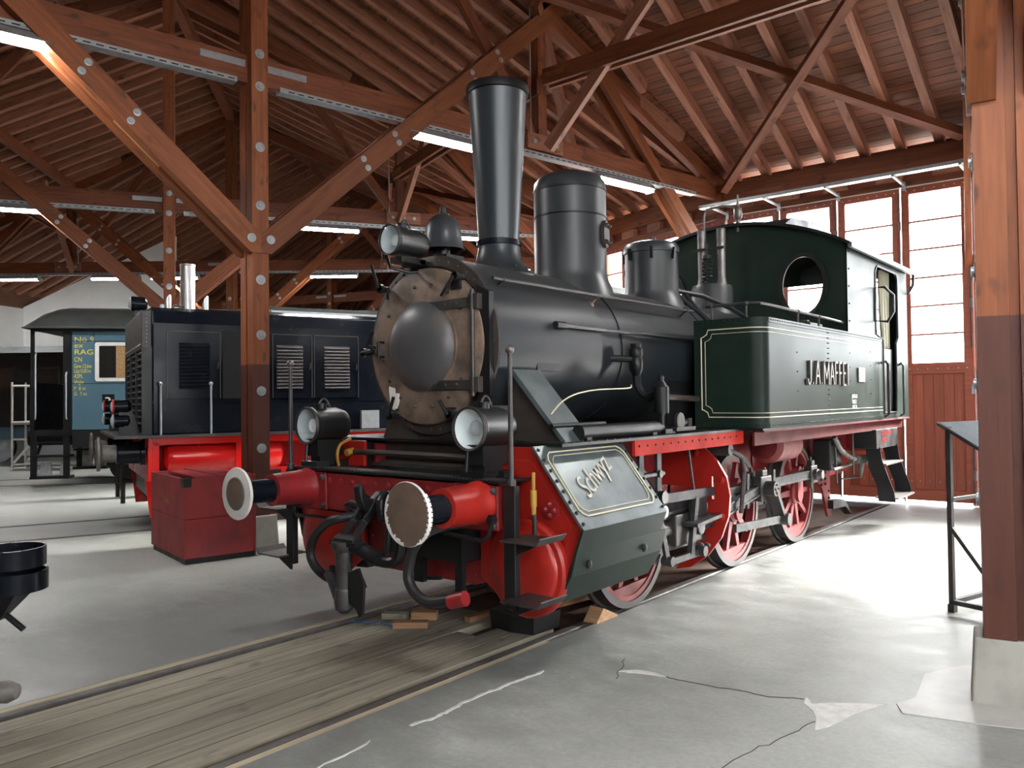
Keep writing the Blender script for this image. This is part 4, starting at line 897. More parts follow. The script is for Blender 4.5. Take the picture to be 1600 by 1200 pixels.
for s in (-1, 1):
    out = [(5.70, 2.42), (7.06, 2.42), (7.06, 1.41), (8.35, 1.41), (8.35, 3.44), (5.70, 3.44)]
    win = arc(7.72, 3.20, .12, 0, 90)+arc(6.93, 3.20, .12, 90, 180)+[(6.81, 2.46), (7.12, 2.40), (7.12, 1.47), (7.70, 1.47), (7.74, 1.75), (7.74, 2.38), (7.84, 2.46)]
    sd_ = holed('cab_side', out, [win], 'x', s*1.385, s*1.402, 'green', LO)
    MB().tube([(s*1.405, y, z) for y, z in win], .012, 6, closed=True).obj('opening_bead', 'black', sd_)
    # hinged glass draught screen
    hx = [(s*1.41, 2.62), (s*1.55, 2.60), (s*1.62, 2.72), (s*1.62, 2.92), (s*1.52, 3.03), (s*1.41, 3.03)]
    ds = MB().tube([(x, 6.78, z) for x, z in hx], .018, 6, closed=True).obj('draught_screen', 'black', sd_)
    MB().prism(hx, 'y', 6.777, 6.783).obj('glass', 'glass', ds, smooth=False)
    for y in (7.02, 7.78):
        MB().tube([(s*1.41, y-.05 if y < 7.5 else y+.05, 2.10), (s*1.46, y-.02, 2.12), (s*1.48, y, 2.08), (s*1.48, y, 1.45), (s*1.43, y, 1.42)], .016, 8).obj('grab_rail', 'black', sd_)
    dr_ = MB().box((s*1.345, 7.14, 1.42), (s*1.365, 7.70, 2.30)).obj('cab_door', 'black', LO, smooth=False)
    # curtain
    R = []
    for z in (2.32, 2.8, 3.34):
        row = []
        for i in range(25):
            t = i/24; row.append(Vector((s*(1.31+.018*sin(t*22+z)), 7.36+(.46 if z > 2.5 else .34)*t+(0 if z > 2.5 else .10), z)))
        R.append(row+[p-Vector((s*.012, 0, 0)) for p in reversed(row)])
    MB().loft(R, True).obj('curtain', 'cloth', LO)
rf = MB().loft([[Vector((x, y, cab_z(x)+k)) for x in [-1.47+2.94*i/24 for i in range(25)] for k in (0,)]+[Vector((x, y, cab_z(x)+.035)) for x in [1.47-2.94*i/24 for i in range(25)]] for y in (5.60, 8.55)]).obj('cab_roof', 'black', LO)
for s in (-1, 1):
    MB().box((s*1.45, 5.60, 3.37), (s*1.49, 8.55, 3.425)).obj('roof_gutter', 'greensheen', rf, smooth=False)
    MB().tube([(s*1.42, 8.35, 3.10), (s*1.47, 8.42, 3.22), (s*1.46, 8.50, 3.37)], .02, 6).obj('roof_stay', 'black', rf)
MB().prism([(5.85, 3.80), (7.45, 3.80), (7.55, 3.94), (7.2, 4.02), (6.05, 3.90)], 'x', -.05, .65).obj('roof_ventilator', 'black', rf, smooth=False)
wh = MB().cyl((.1, 5.72, 3.75), (.1, 5.72, 3.90), .03, n=12).lathe([(.03, 0), (.055, .04), (.05, .14), (.02, .18), (.02, .22)], (.1, 5.72, 3.90), (0, 0, 1), 14).cyl((.1, 5.72, 4.1), (.1, 5.72, 4.22), .012, n=8).obj('whistle', 'plate', LO)
MB().tube([(.1, 5.70, 4.06), (-.05, 5.6, 4.08), (-.22, 5.5, 4.04), (-.24, 5.48, 3.95), (-.24, 5.45, 2.75)], .014, 6).obj('whistle_pipe', 'plate', wh)
MB().box((-1.35, 5.75, 1.42), (1.35, 8.3, 1.46)).obj('cab_floor', 'dark', LO, smooth=False)
MB().lathe([(.55, 0), (.55, .03), (0, .03)], (0, 5.72, 2.1), (0, 1, 0), 32).obj('boiler_backhead', 'black', LO)
# rear: bunker box, steps, beam, buffers, guards
MB().box((-1.05, 8.30, .9), (1.05, 8.36, 1.37)).obj('rear_beam', 'beamred', LO, smooth=False)
for s in (-1, 1):
    hs = MB().lathe([(.15, 0), (.13, .1), (.11, .35)], (s*.875, 8.36, 1.05), (0, 1, 0), 20).obj('buffer', 'beamred', LO)
    MB().lathe([(.08, 0), (.08, .2), (.18, .22), (.18, .25), (0, .27)], (s*.875, 8.70, 1.05), (0, 1, 0), 24).obj('head', 'black', hs)
    bx = MB().box((s*1.10, 6.86, 1.02), (s*1.37, 7.86, 1.26)).obj('step_box', 'black', LO, smooth=False, bev=.006)
    if s > 0: text('step_lettering', 'SCHLAUCH\nLINKS', .085, 'red', frame_m((1.372, 7.08, 1.18), (0, 1, 0), (0, 0, 1)), bx, .001)
    for y in (6.98, 7.80):
        MB().prism([(s*1.20, 1.04), (s*1.38, 1.04), (s*1.40, .88), (s*1.46, .70), (s*1.53, .50), (s*1.55, .36), (s*1.35, .36), (s*1.33, .55), (s*1.24, .78)], 'y', y-.008, y+.008).obj('step_side', 'black', bx, smooth=False)
    for z, xa in ((.82, 1.42), (.40, 1.55)): MB().box((s*(xa-.24), 6.98, z-.01), (s*(xa+.03), 7.80, z+.012)).obj('step_tread', 'steel', bx, smooth=False)
    rg = MB().prism([(6.52, 1.0), (7.05, 1.0), (7.05, .35), (7.1, .12), (6.95, .12), (6.75, .5), (6.52, .62)], 'x', s*.70, s*.73).obj('rail_guard', 'wheelred', LO, smooth=False)
    MB().rivets([(s*.73, y, z) for y in (6.70, 6.85) for z in (.55, .62, .70)]+[(s*.73, 6.98, .45), (s*.73, 6.98, .36)], (s, 0, 0), .022, .02).obj('guard_bolts', 'black', rg)
    MB().prism([(6.95, .22), (7.45, .20), (7.72, .06), (7.50, .25), (7.36, .30), (6.95, .33)], 'x', s*.70, s*.80).obj('guard_iron', 'black', rg, smooth=False)
    MB().tube([(s*1.08, 6.15, 1.20), (s*1.08, 6.40, 1.02), (s*1.08, 6.75, .92), (s*1.08, 7.05, .86)], .03, 8).cyl((s*1.08, 6.95, .88), (s*1.08, 7.45, .86), .05, n=12).cyl((s*.98, 7.12, .86), (s*1.20, 7.12, .86), .055, n=12).cyl((s*1.12, 7.45, .86), (s*1.20, 7.50, .86), .07, n=14).lathe([(.05, 0), (.03, .12), (.01, .20)], (s*1.08, 7.2, .83), (0, 0, -1), 10).tube([(s*1.05, 6.2, .80), (s*1.05, 6.9, .82)], .02, 6).obj('injector', 'brass' if False else 'greybuffer', LO)
    MB().cyl((s*1.04, 6.55, .66), (s*1.04, 7.35, .62), .012, n=6).cyl((s*1.04, 6.3, 1.3), (s*1.04, 6.35, .62), .012, n=6).cyl((s*1.1, 6.8, 1.36), (s*1.1, 6.82, .7), .012, n=6).obj('brake_rods', 'iron', LO)
    MB().box((s*.60, 5.95, .55), (s*.62, 6.52, 1.36)).obj('frame_doubler', 'red', LO, smooth=False)
    MB().box((s*.80, 6.20, .78), (s*1.02, 6.62, 1.16)).box((s*.95, 6.22, .85), (s*1.03, 6.5, 1.1)).obj('spring_hanger', 'black', LO, smooth=False, bev=.02)
    MB().lathe([(.0, -.02), (.14, .0), (.19, .06), (.19, .62), (.14, .68), (0, .70)], (s*.92, 4.40, 1.18), (0, 1, 0), 24).obj('air_reservoir', 'wheelred', LO)
    for y in WY3: MB().box((s*.57, y-.13, .40), (s*.64, y+.13, .78)).obj('axle_box', 'iron', LO, smooth=False)
    MB().bar((s*.78, WY3[1]-.70, .30), (s*.78, WY3[1]-.62, .78), .08, .05, up=(0, 1, 0)).obj('brake_block', 'iron', LO)
mb = MB()
for s in (-1, 1): mb.tube(smoothpath([(s*1.28, 8.42, 2.2), (s*1.32, 8.46, 1.9), (s*1.32, 8.46, 1.35)], 4), .02, 6)
mb.obj('rear_hose', 'rubber', LO)
# pipes and fittings on the footplate
MB().cyl((1.10, .75, 1.46), (1.10, 1.82, 1.46), .052, n=16).cyl((1.10, 1.78, 1.46), (1.10, 1.90, 1.46), .03, n=10).cyl((1.02, .55, 1.51), (1.02, 1.2, 1.51), .018, n=8).box((1.06, .8, 1.405), (1.14, .86, 1.43)).box((1.06, 1.7, 1.405), (1.14, 1.76, 1.43)).obj('sand_pipe_casing', 'black', LO)
lb = MB().cyl((1.02, 2.05, 1.57), (1.02, 2.05, 1.78), .062, n=18).cyl((1.02, 2.05, 1.405), (1.02, 2.05, 1.57), .03, n=10).lathe([(.062, 0), (.04, .03), (.025, .05), (.025, .09), (0, .10)], (1.02, 2.05, 1.78), (0, 0, 1), 14).box((.94, 1.97, 1.405), (1.10, 2.13, 1.44)).obj('lubricator', 'black', LO)
MB().lathe([(.025, 0), (.07, .005), (.07, .035), (.05, .04), (.02, .035)], (1.08, 2.20, 1.50), (1, 0, 0), 20).box((1.02, 2.12, 1.42), (1.12, 2.45, 1.45)).cyl((1.08, 2.42, 1.44), (1.08, 2.42, 1.52), .02, n=8).cyl((1.06, 2.30, 1.46), (1.06, 2.44, 1.50), .022, n=8).obj('pump_pulley', 'iron', lb)
MB().lathe([(.03, -.16), (.045, -.12), (.058, -.10), (.058, -.02), (.05, 0), (.058, .02), (.058, .07), (.045, .09), (.05, .12), (0, .125)], (.76, 2.10, 2.03), (0, 0, 1), 14).tube(smoothpath([(.76, 2.1, 1.9), (.78, 2.1, 1.78), (.86, 2.1, 1.70), (1.0, 2.08, 1.74)], 5), .034, 8).cyl((.58, 1.93, 2.03), (.74, 2.08, 2.02), .03, n=10).obj('check_valve', 'black', LO)
MB().tube([(.98, 2.10, 1.70), (.75, 3.22, 1.68), (.70, 3.4, 1.68)], .028, 8).obj('feed_pipe', 'rustdark', LO)
MB().tube(smoothpath([(.50, 1.0, 1.5), (.85, .66, 1.50), (1.0, .72, 1.68), (1.0, 1.05, 1.75), (.98, 1.6, 1.77), (.80, 1.95, 1.80)], 5), .0055, 6).obj('cord', 'cream', LO)
for y in (3.96, 4.06):
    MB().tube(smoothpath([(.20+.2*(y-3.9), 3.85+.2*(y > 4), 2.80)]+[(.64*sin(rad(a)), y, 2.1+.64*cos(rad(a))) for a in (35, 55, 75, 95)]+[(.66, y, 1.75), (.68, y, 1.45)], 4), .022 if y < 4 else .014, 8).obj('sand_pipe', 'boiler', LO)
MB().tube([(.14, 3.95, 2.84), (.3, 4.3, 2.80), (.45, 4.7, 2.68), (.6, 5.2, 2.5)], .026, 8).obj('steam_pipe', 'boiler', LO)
# ---- coupling gear at the front
hk = MB().prism([(.03, 1.0), (-.12, 1.0), (-.20, .97), (-.27, .99), (-.31, 1.06), (-.32, 1.14), (-.30, 1.17), (-.275, 1.13), (-.25, 1.07), (-.19, 1.05), (-.13, 1.10), (.03, 1.10)], 'x', .005, .075).obj('draw_hook', 'black', LO, smooth=False, bev=.012)
hk.data.transform(Matrix.Translation((.02, 0, -.02)))
MB().cyl((.10, -.06, 1.04), (.36, -.06, 1.04), .055, n=14).tube(smoothpath([(.16, -.14, 1.07), (.19, -.22, 1.03), (.2, -.22, .93), (.16, -.14, .90)], 4), .03, 8).box((.18, -.14, .93), (.34, 0, 1.09)).obj('hook_guide', 'black', hk, smooth=False, bev=.02)
cl = MB()
for dx in (-.055, .055): cl.loft([[Vector((.03+dx+w_, y, z)) for w_ in (-.013, .013) for y, z in ((a, b), (a-.035, b-.02))][0:2]+[Vector((.03+dx+w_, y, z)) for w_ in (.013, -.013) for y, z in ((a-.035*(w_ > 0), b-.02*(w_ > 0)),)] for a, b in ((-.20, 1.04), (-.26, .92), (-.30, .82))]) if False else cl.bar((.05+dx, -.16, 1.05), (.03+dx, -.26, .90), .024, .05).bar((.03+dx, -.26, .90), (-.04+dx, -.32, .77), .024, .05)
cl.cyl((-.13, -.32, .76), (.07, -.32, .76), .045, n=14).obj('coupling_link', 'black', hk, smooth=False, bev=.006)
MB().tube(smoothpath([(-.03, -.32, .74), (.10, -.31, .70), (.22, -.29, .66), (.34, -.26, .655), (.385, -.24, .70), (.385, -.22, .80), (.37, -.18, .96)], 5), .036, 10).cyl((.10, -.30, .71), (.24, -.28, .665), .05, n=12).tube(smoothpath([(.28, -.2, .98), (.285, -.24, .85), (.29, -.26, .70)], 4), .022, 8).obj('coupling_shackle', 'black', hk)
pp = MB().lathe([(.085, .76), (.085, .73), (.07, .70), (.058, .69), (.060, .63), (.055, .62), (.053, .45), (.060, .44), (.060, .43), (.062, .41), (.066, .36), (.058, .31), (.03, .285)], (-.06, -.33, 0), (0, 0, 1), 20).obj('heating_coupling', 'iron', hk)
MB().box((-.16, -.37, .735), (.10, -.27, .765)).bar((-.03, -.33, .42), (.12, -.31, .50), .03, .06).prism([(.0, .56), (.10, .60), (.155, .50), (.14, .30), (.11, .28), (.08, .33), (.0, .36)], 'y', -.345, -.325).obj('coupling_claw', 'black', pp, smooth=False)
MB().cyl((-.22, -.32, .53), (-.10, -.33, .39), .04, .05, 12).cyl((-.25, -.32, .50), (-.19, -.32, .56), .03, n=8).tube([(-.17, -.32, .55), (-.14, -.30, .62), (-.16, -.3, .70), (-.13, -.28, .74)], .006, 5).obj('drain_valve', 'iron', pp)
MB().tube(smoothpath([(-.14, -.10, .90), (-.24, -.25, .88), (-.36, -.26, .83), (-.48, -.26, .73), (-.525, -.26, .62), (-.47, -.26, .53), (-.32, -.26, .47), (-.1, -.27, .475)], 6), .032, 10).obj('brake_hose', 'rubber', LO)
MB().tube(smoothpath([(.80, -.02, .93), (.70, -.25, .90), (.60, -.30, .80), (.545, -.30, .68), (.535, -.30, .58), (.60, -.30, .50), (.72, -.30, .465), (.90, -.28, .50)], 6), .034, 10).obj('brake_hose', 'rubber', LO)
MB().cyl((.88, -.285, .49), (.99, -.27, .525), .046, n=12).obj('hose_end', 'beamred', LO)
MB().tube([(1.02, -.05, .97), (.99, -.06, .86), (.95, -.07, .83), (.62, -.07, .845), (.62, -.05, .90)], .014, 8).cyl((1.0, -.06, .96), (1.0, .0, .96), .03, n=10).obj('shunters_grip', 'black', LO)
MB().tube([(-1.02, -.05, .97), (-.99, -.06, .86), (-.95, -.07, .83), (-.40, -.07, .845), (-.36, -.05, .90)], .014, 8).obj('shunters_grip', 'black', LO)
MB().box((.57, .08, .43), (.63, .12, .86)).box((-.10, .10, .62), (.60, .34, .86)).obj('pilot_bracket', 'black', LO, smooth=False)
MB().cyl((-.2, .1, .95), (-.5, .05, .93), .03, n=10).tube([(-.3, 0, .86), (-.42, -.03, .95), (-.33, -.05, .97), (-.2, -.06, .96)], .018, 8).cyl((-.26, -.05, .82), (-.26, -.05, .92), .03, n=10).box((-.34, -.04, .91), (-.12, .02, .94)).obj('brake_cock', 'rustdark', LO)
MB().box((.0, .25, .40), (.09, .29, .64)).bar((-.1, .3, .40), (.22, .3, .44), .03, .025).obj('guard_stay', 'black', LO, smooth=False)
MB().cyl((1.17, .16, 1.12), (1.17, .16, 1.24), .012, n=8).cyl((1.17, .16, 1.03), (1.17, .16, 1.13), .022, n=10).cyl((1.17, .16, .98), (1.17, .16, 1.04), .016, n=8).obj('brass_oil_cup', 'ochre', LO)
MB().tube(smoothpath([(1.17, .16, 1.0), (1.175, .16, .88), (1.15, .16, .80), (1.05, .16, .79), (.98, .2, .80)], 5), .015, 8).obj('oil_pipe', 'rubber', LO)
MB().tube(smoothpath([(-.74, .28, 1.40), (-.70, .15, 1.36), (-.70, .12, 1.28), (-.72, .15, 1.2)], 5), .012, 8).cyl((-.74, .24, 1.29), (-.74, .32, 1.31), .028, n=12).obj('steam_cock', 'ochre', LO)
for y in WY3:                                               # wooden wedge under the first wheel is separate
    pass

# ================================================================== THE DIESEL
DI = thing('diesel_locomotive', 'black hooded diesel locomotive with bright red frame left of the steam engine', 'locomotive', ring_pt(20.6, 20), rad(-20))
hood = MB().prism([(-1.25, 1.29), (1.25, 1.29), (1.25, 2.72), (1.20, 2.90), (1.02, 2.96), (-1.02, 2.96), (-1.20, 2.90), (-1.25, 2.72)], 'y', 0, 6.2).obj('hood', 'blackgloss', DI, smooth=False, bev=.02)
MB().prism([(-.75, 2.95), (.75, 2.95), (.60, 3.10), (-.60, 3.10)], 'y', 1.35, 6.0).obj('roof_hatch', 'roofgrey', DI, smooth=False, bev=.01)
MB().box((.60, 1.45, 3.0), (.72, 3.4, 3.03)).box((-.72, 1.45, 3.0), (-.60, 3.4, 3.03)).obj('roof_strip', 'galv', DI, smooth=False)
MB().box((1.235, -.0, 2.715), (1.262, 6.2, 2.735)).box((1.24, -.0, 1.70), (1.258, 6.2, 1.715)).obj('side_bead', 'blackgloss', hood, smooth=False)
for y0, y1, l0, l1 in ((.17, .84, .32, .70), (1.52, 2.08, 1.58, 1.94), (2.10, 2.76, 2.25, 2.62)):
    d = MB().box((1.25, y0, 1.75), (1.268, y1, 2.64)).obj('hood_door', 'blackgloss', DI, smooth=False, bev=.004)
    for i in range(13):
        z = 1.88+.61*i/13
        MB().prism([(1.266, z+.045), (1.266, z), (1.296, z+.006), (1.290, z+.018)], 'y', l0, l1).obj('louvre', 'blackgloss' if y0 < 1 else 'iron', d, smooth=False)  # far doors: iron tone paints the lamp glints onto black gloss louvres
    MB().tube([(1.27, y1-.04, 2.15), (1.30, y1-.04, 2.18), (1.30, y1-.04, 2.24)], .010, 6).obj('door_latch', 'iron', d)
    MB().box((1.268, y0+.0, 1.752), (1.276, y0+.012, 2.64)).box((1.268, y1-.012, 1.752), (1.276, y1, 2.64)).box((1.268, y0, 2.628), (1.276, y1, 2.64)).obj('door_edge', 'iron', d, smooth=False)
MB().box((1.251, .87, 1.75), (1.256, 1.49, 2.66)).obj('bay_shade_sheet', 'dark', DI, smooth=False)  # flat dark sheet on the hood, painted shade of the open compartment
MB().box((1.252, 1.25, 2.42), (1.27, 1.34, 2.46)).obj('bay_tag', 'white', DI, smooth=False)
# radiator nose
nz = MB().prism([(-1.22, 2.40), (1.22, 2.40), (1.20, 2.90), (-1.20, 2.90)], 'y', -.12, 0).obj('nose_cowl', 'iron', DI, smooth=False, bev=.01)
for i in range(12):
    z = 1.42+i*.085; MB().box((-1.15, -.10, z), (1.15, -.015, z+.022)).obj('radiator_slat', 'steel', DI, smooth=False)
MB().box((-1.18, -.02, 1.36), (1.18, -.005, 2.40)).obj('radiator_core', 'dark', DI, smooth=False)
for x in (-1.2, -.4, .4, 1.2): MB().box((x-.03, -.12, 1.30), (x+.03, 0, 2.42)).obj('radiator_post', 'black', DI, smooth=False)
tag(MB().rivets([(-1.18+.1*i, -.125, 2.46) for i in range(24)]+[(1.235, -.06, 2.44+.05*i) for i in range(9)], (0, -1, 0), .014, .008).obj('cowl_rivets', 'galv', nz), kind='stuff')
# frame
MB().box((-1.42, -.45, 1.255), (1.42, 6.4, 1.29)).obj('deck', 'iron', DI, smooth=False)
MB().box((1.30, 0, 1.16), (1.34, 6.4, 1.255)).box((-1.34, 0, 1.16), (-1.30, 6.4, 1.255)).box((1.30, 0, .70), (1.34, .07, 1.2)).box((1.30, 1.02, .70), (1.34, 1.18, 1.2)).box((-1.2, .05, .72), (1.2, 6.4, .80)).box((.78, .05, .55), (.82, 6.4, 1.25)).obj('red_frame', 'dieselred', DI, smooth=False)
bmd = MB().box((-1.34, -.06, .70), (1.34, 0, 1.255)).obj('red_buffer_beam', 'dieselred', DI, smooth=False, bev=.006)
at = MB().lathe([(0, 0), (.12, .01), (.18, .05), (.205, .12), (.205, 1.42), (.18, 1.49), (.12, 1.53), (0, 1.54)], (1.12, .14, .985), (0, 1, 0), 28, cap=False).obj('air_tank', 'dieselred', DI)
mb = MB()
for y in (.72, 1.10): mb.box((.98, y, 1.15), (1.26, y+.10, 1.22))
mb.obj('tank_strap', 'dieselred', at, smooth=False)
for s in (-1, 1):
    b = MB().lathe([(.17, 0), (.165, .05), (.145, .06), (.14, .32), (.13, .33)], (s*.875, -.06, 1.05), (0, -1, 0), 24).obj('buffer', 'blackgloss', DI)
    MB().lathe([(.11, 0), (.115, .18), (.21, .20), (.225, .215), (.22, .24), (.1, .25), (0, .255)], (s*.875, -.375, 1.05), (0, -1, 0), 28).obj('head', 'greybuffer', b)
    MB().prism([(-.02, .70), (-.02, .95), (-.10, .55), (-.12, .22), (.06, .22), (.08, .55)], 'x', s*.74, s*.77).obj('rail_guard', 'dieselred', DI, smooth=False) if False else MB().prism([(-.06, .72), (.25, .72), (.18, .20), (.0, .20)], 'x', s*.95, s*.98).obj('rail_guard', 'dieselred', DI, smooth=False)
    for z, rim in ((1.66, 'dieselred'), (1.47, 'galv')):
        l = MB().lathe([(.085, 0), (.088, .16), (.05, .20), (0, .20)], (s*.92, -.42, z), (0, 1, 0), 20).obj('marker_lamp', 'blackgloss', DI)
        MB().lathe([(.088, .0), (.094, -.008), (.088, -.02), (.078, -.02)], (s*.92, -.42, z), (0, 1, 0), 24, cap=False).obj('lamp_rim', rim, l)
        MB().lathe([(.082, -.01), (.05, -.035), (0, -.042)], (s*.92, -.42, z), (0, 1, 0), 20, cap=False).obj('lamp_glass', 'lensfrost', l)
    MB().box((s*.92-.04, -.36, 1.29), (s*.92+.04, -.20, 1.60)).prism([(-.36, 1.29), (-.12, 1.29), (-.2, 1.6)], 'x', s*.92-.06, s*.92+.06).obj('lamp_post', 'black', DI, smooth=False)
    for y in (.09, .70) if s > 0 else (.09,):
        MB().cyl((s*1.36, y, 1.29), (s*1.36, y, 1.93), .014, n=8).ball((s*1.36, y, 1.95), .028, 8).obj('stanchion', 'galv', DI)
    MB().tube(smoothpath([(s*.45, -.08, .95), (s*.45, -.25, .92), (s*.45, -.30, .75), (s*.45, -.28, .45)], 4), .025, 8).tube([(s*.45, -.28, .62), (s*.45, -.28, .35)], .03, 8).obj('hose', 'rubber', DI)
    for y in (1.2, 3.0, 4.8):
        MB().lathe([(.50, 0), (.50, .13), (.44, .13), (.42, .06), (.12, .06), (.11, .15), (0, .15)], (s*.70, y, .50), (s, 0, 0), 36).obj('wheel', 'beamred', DI)
MB().prism([(-.06, 1.0), (-.28, .98), (-.36, 1.06), (-.37, 1.15), (-.33, 1.13), (-.28, 1.06), (-.06, 1.10)], 'x', -.035, .035).cyl((-.07, -.28, .98), (.07, -.28, .98), .04, n=10).tube(smoothpath([(-.06, -.27, .97), (-.07, -.30, .7), (0, -.30, .60), (.07, -.30, .7), (.06, -.27, .97)], 5), .025, 8).obj('draw_hook', 'black', DI)
MB().box((-.9, .0, .45), (.9, 6, .72)).obj('gearbox', 'black', DI, smooth=False)
# stacks and head lamp
MB().cyl((-.05, .62, 2.95), (-.05, .62, 3.72), .105, n=24).lathe([(.105, 0), (.11, .01), (.11, .03), (.095, .03), (.09, -.3)], (-.05, .62, 3.70), (0, 0, 1), 24, cap=False).obj('exhaust_stack', 'silver', DI)
for x, y in ((.35, .30), (.45, .78)): MB().loft([[Vector((x+.045*cos(a), y+.045*sin(a), 2.93)) for a in [2*PI*i/16 for i in range(16)]], [Vector((x+.045*cos(a), y+.045*sin(a), 3.12+.10*(sin(a) > -2)*cos(a-.6))) for a in [2*PI*i/16 for i in range(16)]]]).obj('cut_exhaust', 'silver', DI)
hl = MB().lathe([(.10, 0), (.105, .03), (.10, .18), (.06, .21), (0, .21)], (.1, -.15, 3.10), (0, 1, 0), 24).obj('head_lamp', 'blackgloss', DI)
MB().lathe([(.095, -.002), (.05, -.03), (0, -.038)], (.1, -.15, 3.10), (0, 1, 0), 20, cap=False).obj('lamp_glass', 'lensfrost', hl)
MB().box((.06, -.10, 2.94), (.14, .0, 3.02)).obj('lamp_foot', 'black', hl, smooth=False)
MB().tube([(.78, 1.5, 2.96), (.78, 1.5, 3.05), (.78, 1.62, 3.05), (.78, 1.62, 2.96)], .012, 6).tube([(.95, .30, 2.95), (.95, .30, 3.0), (.95, .42, 3.0), (.95, .42, 2.95)], .012, 6).obj('lifting_eye', 'iron', DI)
cabd = MB().box((-1.35, 6.2, 1.29), (1.35, 8.2, 3.5)).obj('cab', 'blackgloss', DI, smooth=False, bev=.03)
MB().prism([(-1.42, 3.48), (1.42, 3.48), (.9, 3.72), (-.9, 3.72)], 'y', 6.1, 8.3).obj('cab_roof', 'roofgrey', DI, smooth=False)
MB().box((1.351, 6.6, 2.4), (1.36, 7.6, 3.2)).box((.3, 6.19, 2.98), (1.1, 6.199, 3.35)).obj('cab_window', 'glass', cabd, smooth=False)
MB().box((1.26, 2.78, 1.30), (1.33, 3.05, 1.56)).obj('step_corner', 'galv', DI, smooth=False)

# ================================================================== THE BLUE COACH
CO = thing('passenger_coach', 'blue grey coach with open end platform and white framed window at the left', 'coach', ring_pt(20, 40), rad(-40))
body = MB().box((-1.32, -2.20, 1.17), (1.32, 5.0, 3.30)).obj('body', 'blue', CO, smooth=False, bev=.01)
arcc = [(-1.50+3.0*i/20, 3.30+.52*(1-abs(-1+2*i/20)**2.4)) for i in range(21)]
MB().loft([[Vector((x*k, y, 3.28+(z-3.28)*h_)) for x, z in arcc]+[Vector((1.50*k, y, 3.26)), Vector((-1.50*k, y, 3.26))] for y, k, h_ in ((-3.10, .98, .20), (-3.02, .99, .55), (-2.9, 1, .80), (-2.7, 1, .95), (-2.5, 1, 1), (5.1, 1, 1))]).obj('roof', 'roofgrey', CO)
MB().box((1.30, -2.95, 3.20), (1.40, 5.0, 3.27)).box((-1.40, -2.95, 3.20), (-1.30, 5, 3.27)).obj('cornice', 'black', CO, smooth=False)
MB().box((-1.30, -2.215, 1.20), (1.30, -2.20, 3.2)).box((1.30, -2.36, 1.17), (1.34, -2.20, 3.25)).box((-1.34, -2.36, 1.17), (-1.30, -2.20, 3.25)).obj('end_bulkhead', 'black', CO, smooth=False)
edr = MB().box((-.40, -2.24, 1.22), (.40, -2.215, 3.05)).obj('end_door', 'blackgloss', CO, smooth=False)
MB().box((-.28, -2.25, 2.10), (.28, -2.241, 2.85)).obj('door_glass', 'lens', edr, smooth=False)
for x in (-.9, .9): MB().box((x-.30, -2.235, 2.10), (x+.30, -2.216, 2.85)).obj('end_window', 'lens', CO, smooth=False)
for y0 in (-1.75, -.62, .5, 1.62, 2.74):
    wf = holed('window_frame', rrect(y0, 2.17, y0+.80, 2.98, .05), [rrect(y0+.07, 2.24, y0+.73, 2.91, .02)], 'x', 1.315, 1.345, 'white', CO)
    MB().box((1.322, y0+.06, 2.23), (1.328, y0+.74, 2.92)).obj('pane', 'lens', wf, smooth=False)
    MB().box((1.3205, y0+.08, 2.25), (1.3215, y0+.40, 2.90)).obj('dark_interior', 'dark', wf, smooth=False)
    MB().box((1.3205, y0+.40, 2.25), (1.3215, y0+.60, 2.90)).obj('wood_panel', 'pale_wood', wf, smooth=False)
    MB().box((1.3205, y0+.60, 2.25), (1.3215, y0+.73, 2.90)).obj('dark_panel', 'door_wood', wf, smooth=False)
MB().box((1.32, -2.2, 3.0), (1.326, 5, 3.012)).box((1.32, -2.2, 2.12), (1.326, 5, 2.13)).box((1.32, -1.78, 3.0), (1.327, -1.77, 3.25)).box((1.32, -.66, 3.0), (1.327, -.65, 3.25)).obj('side_bead', 'black', body, smooth=False)
lines = [('Nö 9', .135, 2.99, 1.25), ('ex', .13, 2.87, 1.25), ('RAG', .135, 2.73, 1.25), ('CN', .12, 2.58, .8), ('Gew.13,6tn', .105, 2.45, .62), ('Lüp10,81m', .105, 2.35, .62), ('42PL', .105, 2.24, .75), ('Wgbr', .10, 2.12, .75), ('P  8 tn', .095, 1.99, .8), ('G  7 tn', .095, 1.88, .8)]
for s_, sz, z, sx in lines: text('coach_lettering', s_, sz*1.12, 'yellow', frame_m((1.321, -2.16, z), (0, 1, 0), (0, 0, 1)), body, .001, sx)
n3 = MB().box((1.32, -1.62, 1.62), (1.322, -1.38, 1.90)).obj('number_panel', 'black', body, smooth=False)
text('number_three', '3', .26, 'white', frame_m((1.323, -1.585, 1.66), (0, 1, 0), (0, 0, 1)), n3, .001, 1.2)
MB().box((-1.36, -3.02, 1.06), (1.36, -2.2, 1.17)).box((-1.2, -2.9, .86), (1.2, 5, 1.17)).obj('underframe', 'black', CO, smooth=False)
MB().box((-1.3, -2.2, .80), (1.3, 5.0, 1.168)).obj('sole_bar', 'dark', CO, smooth=False)
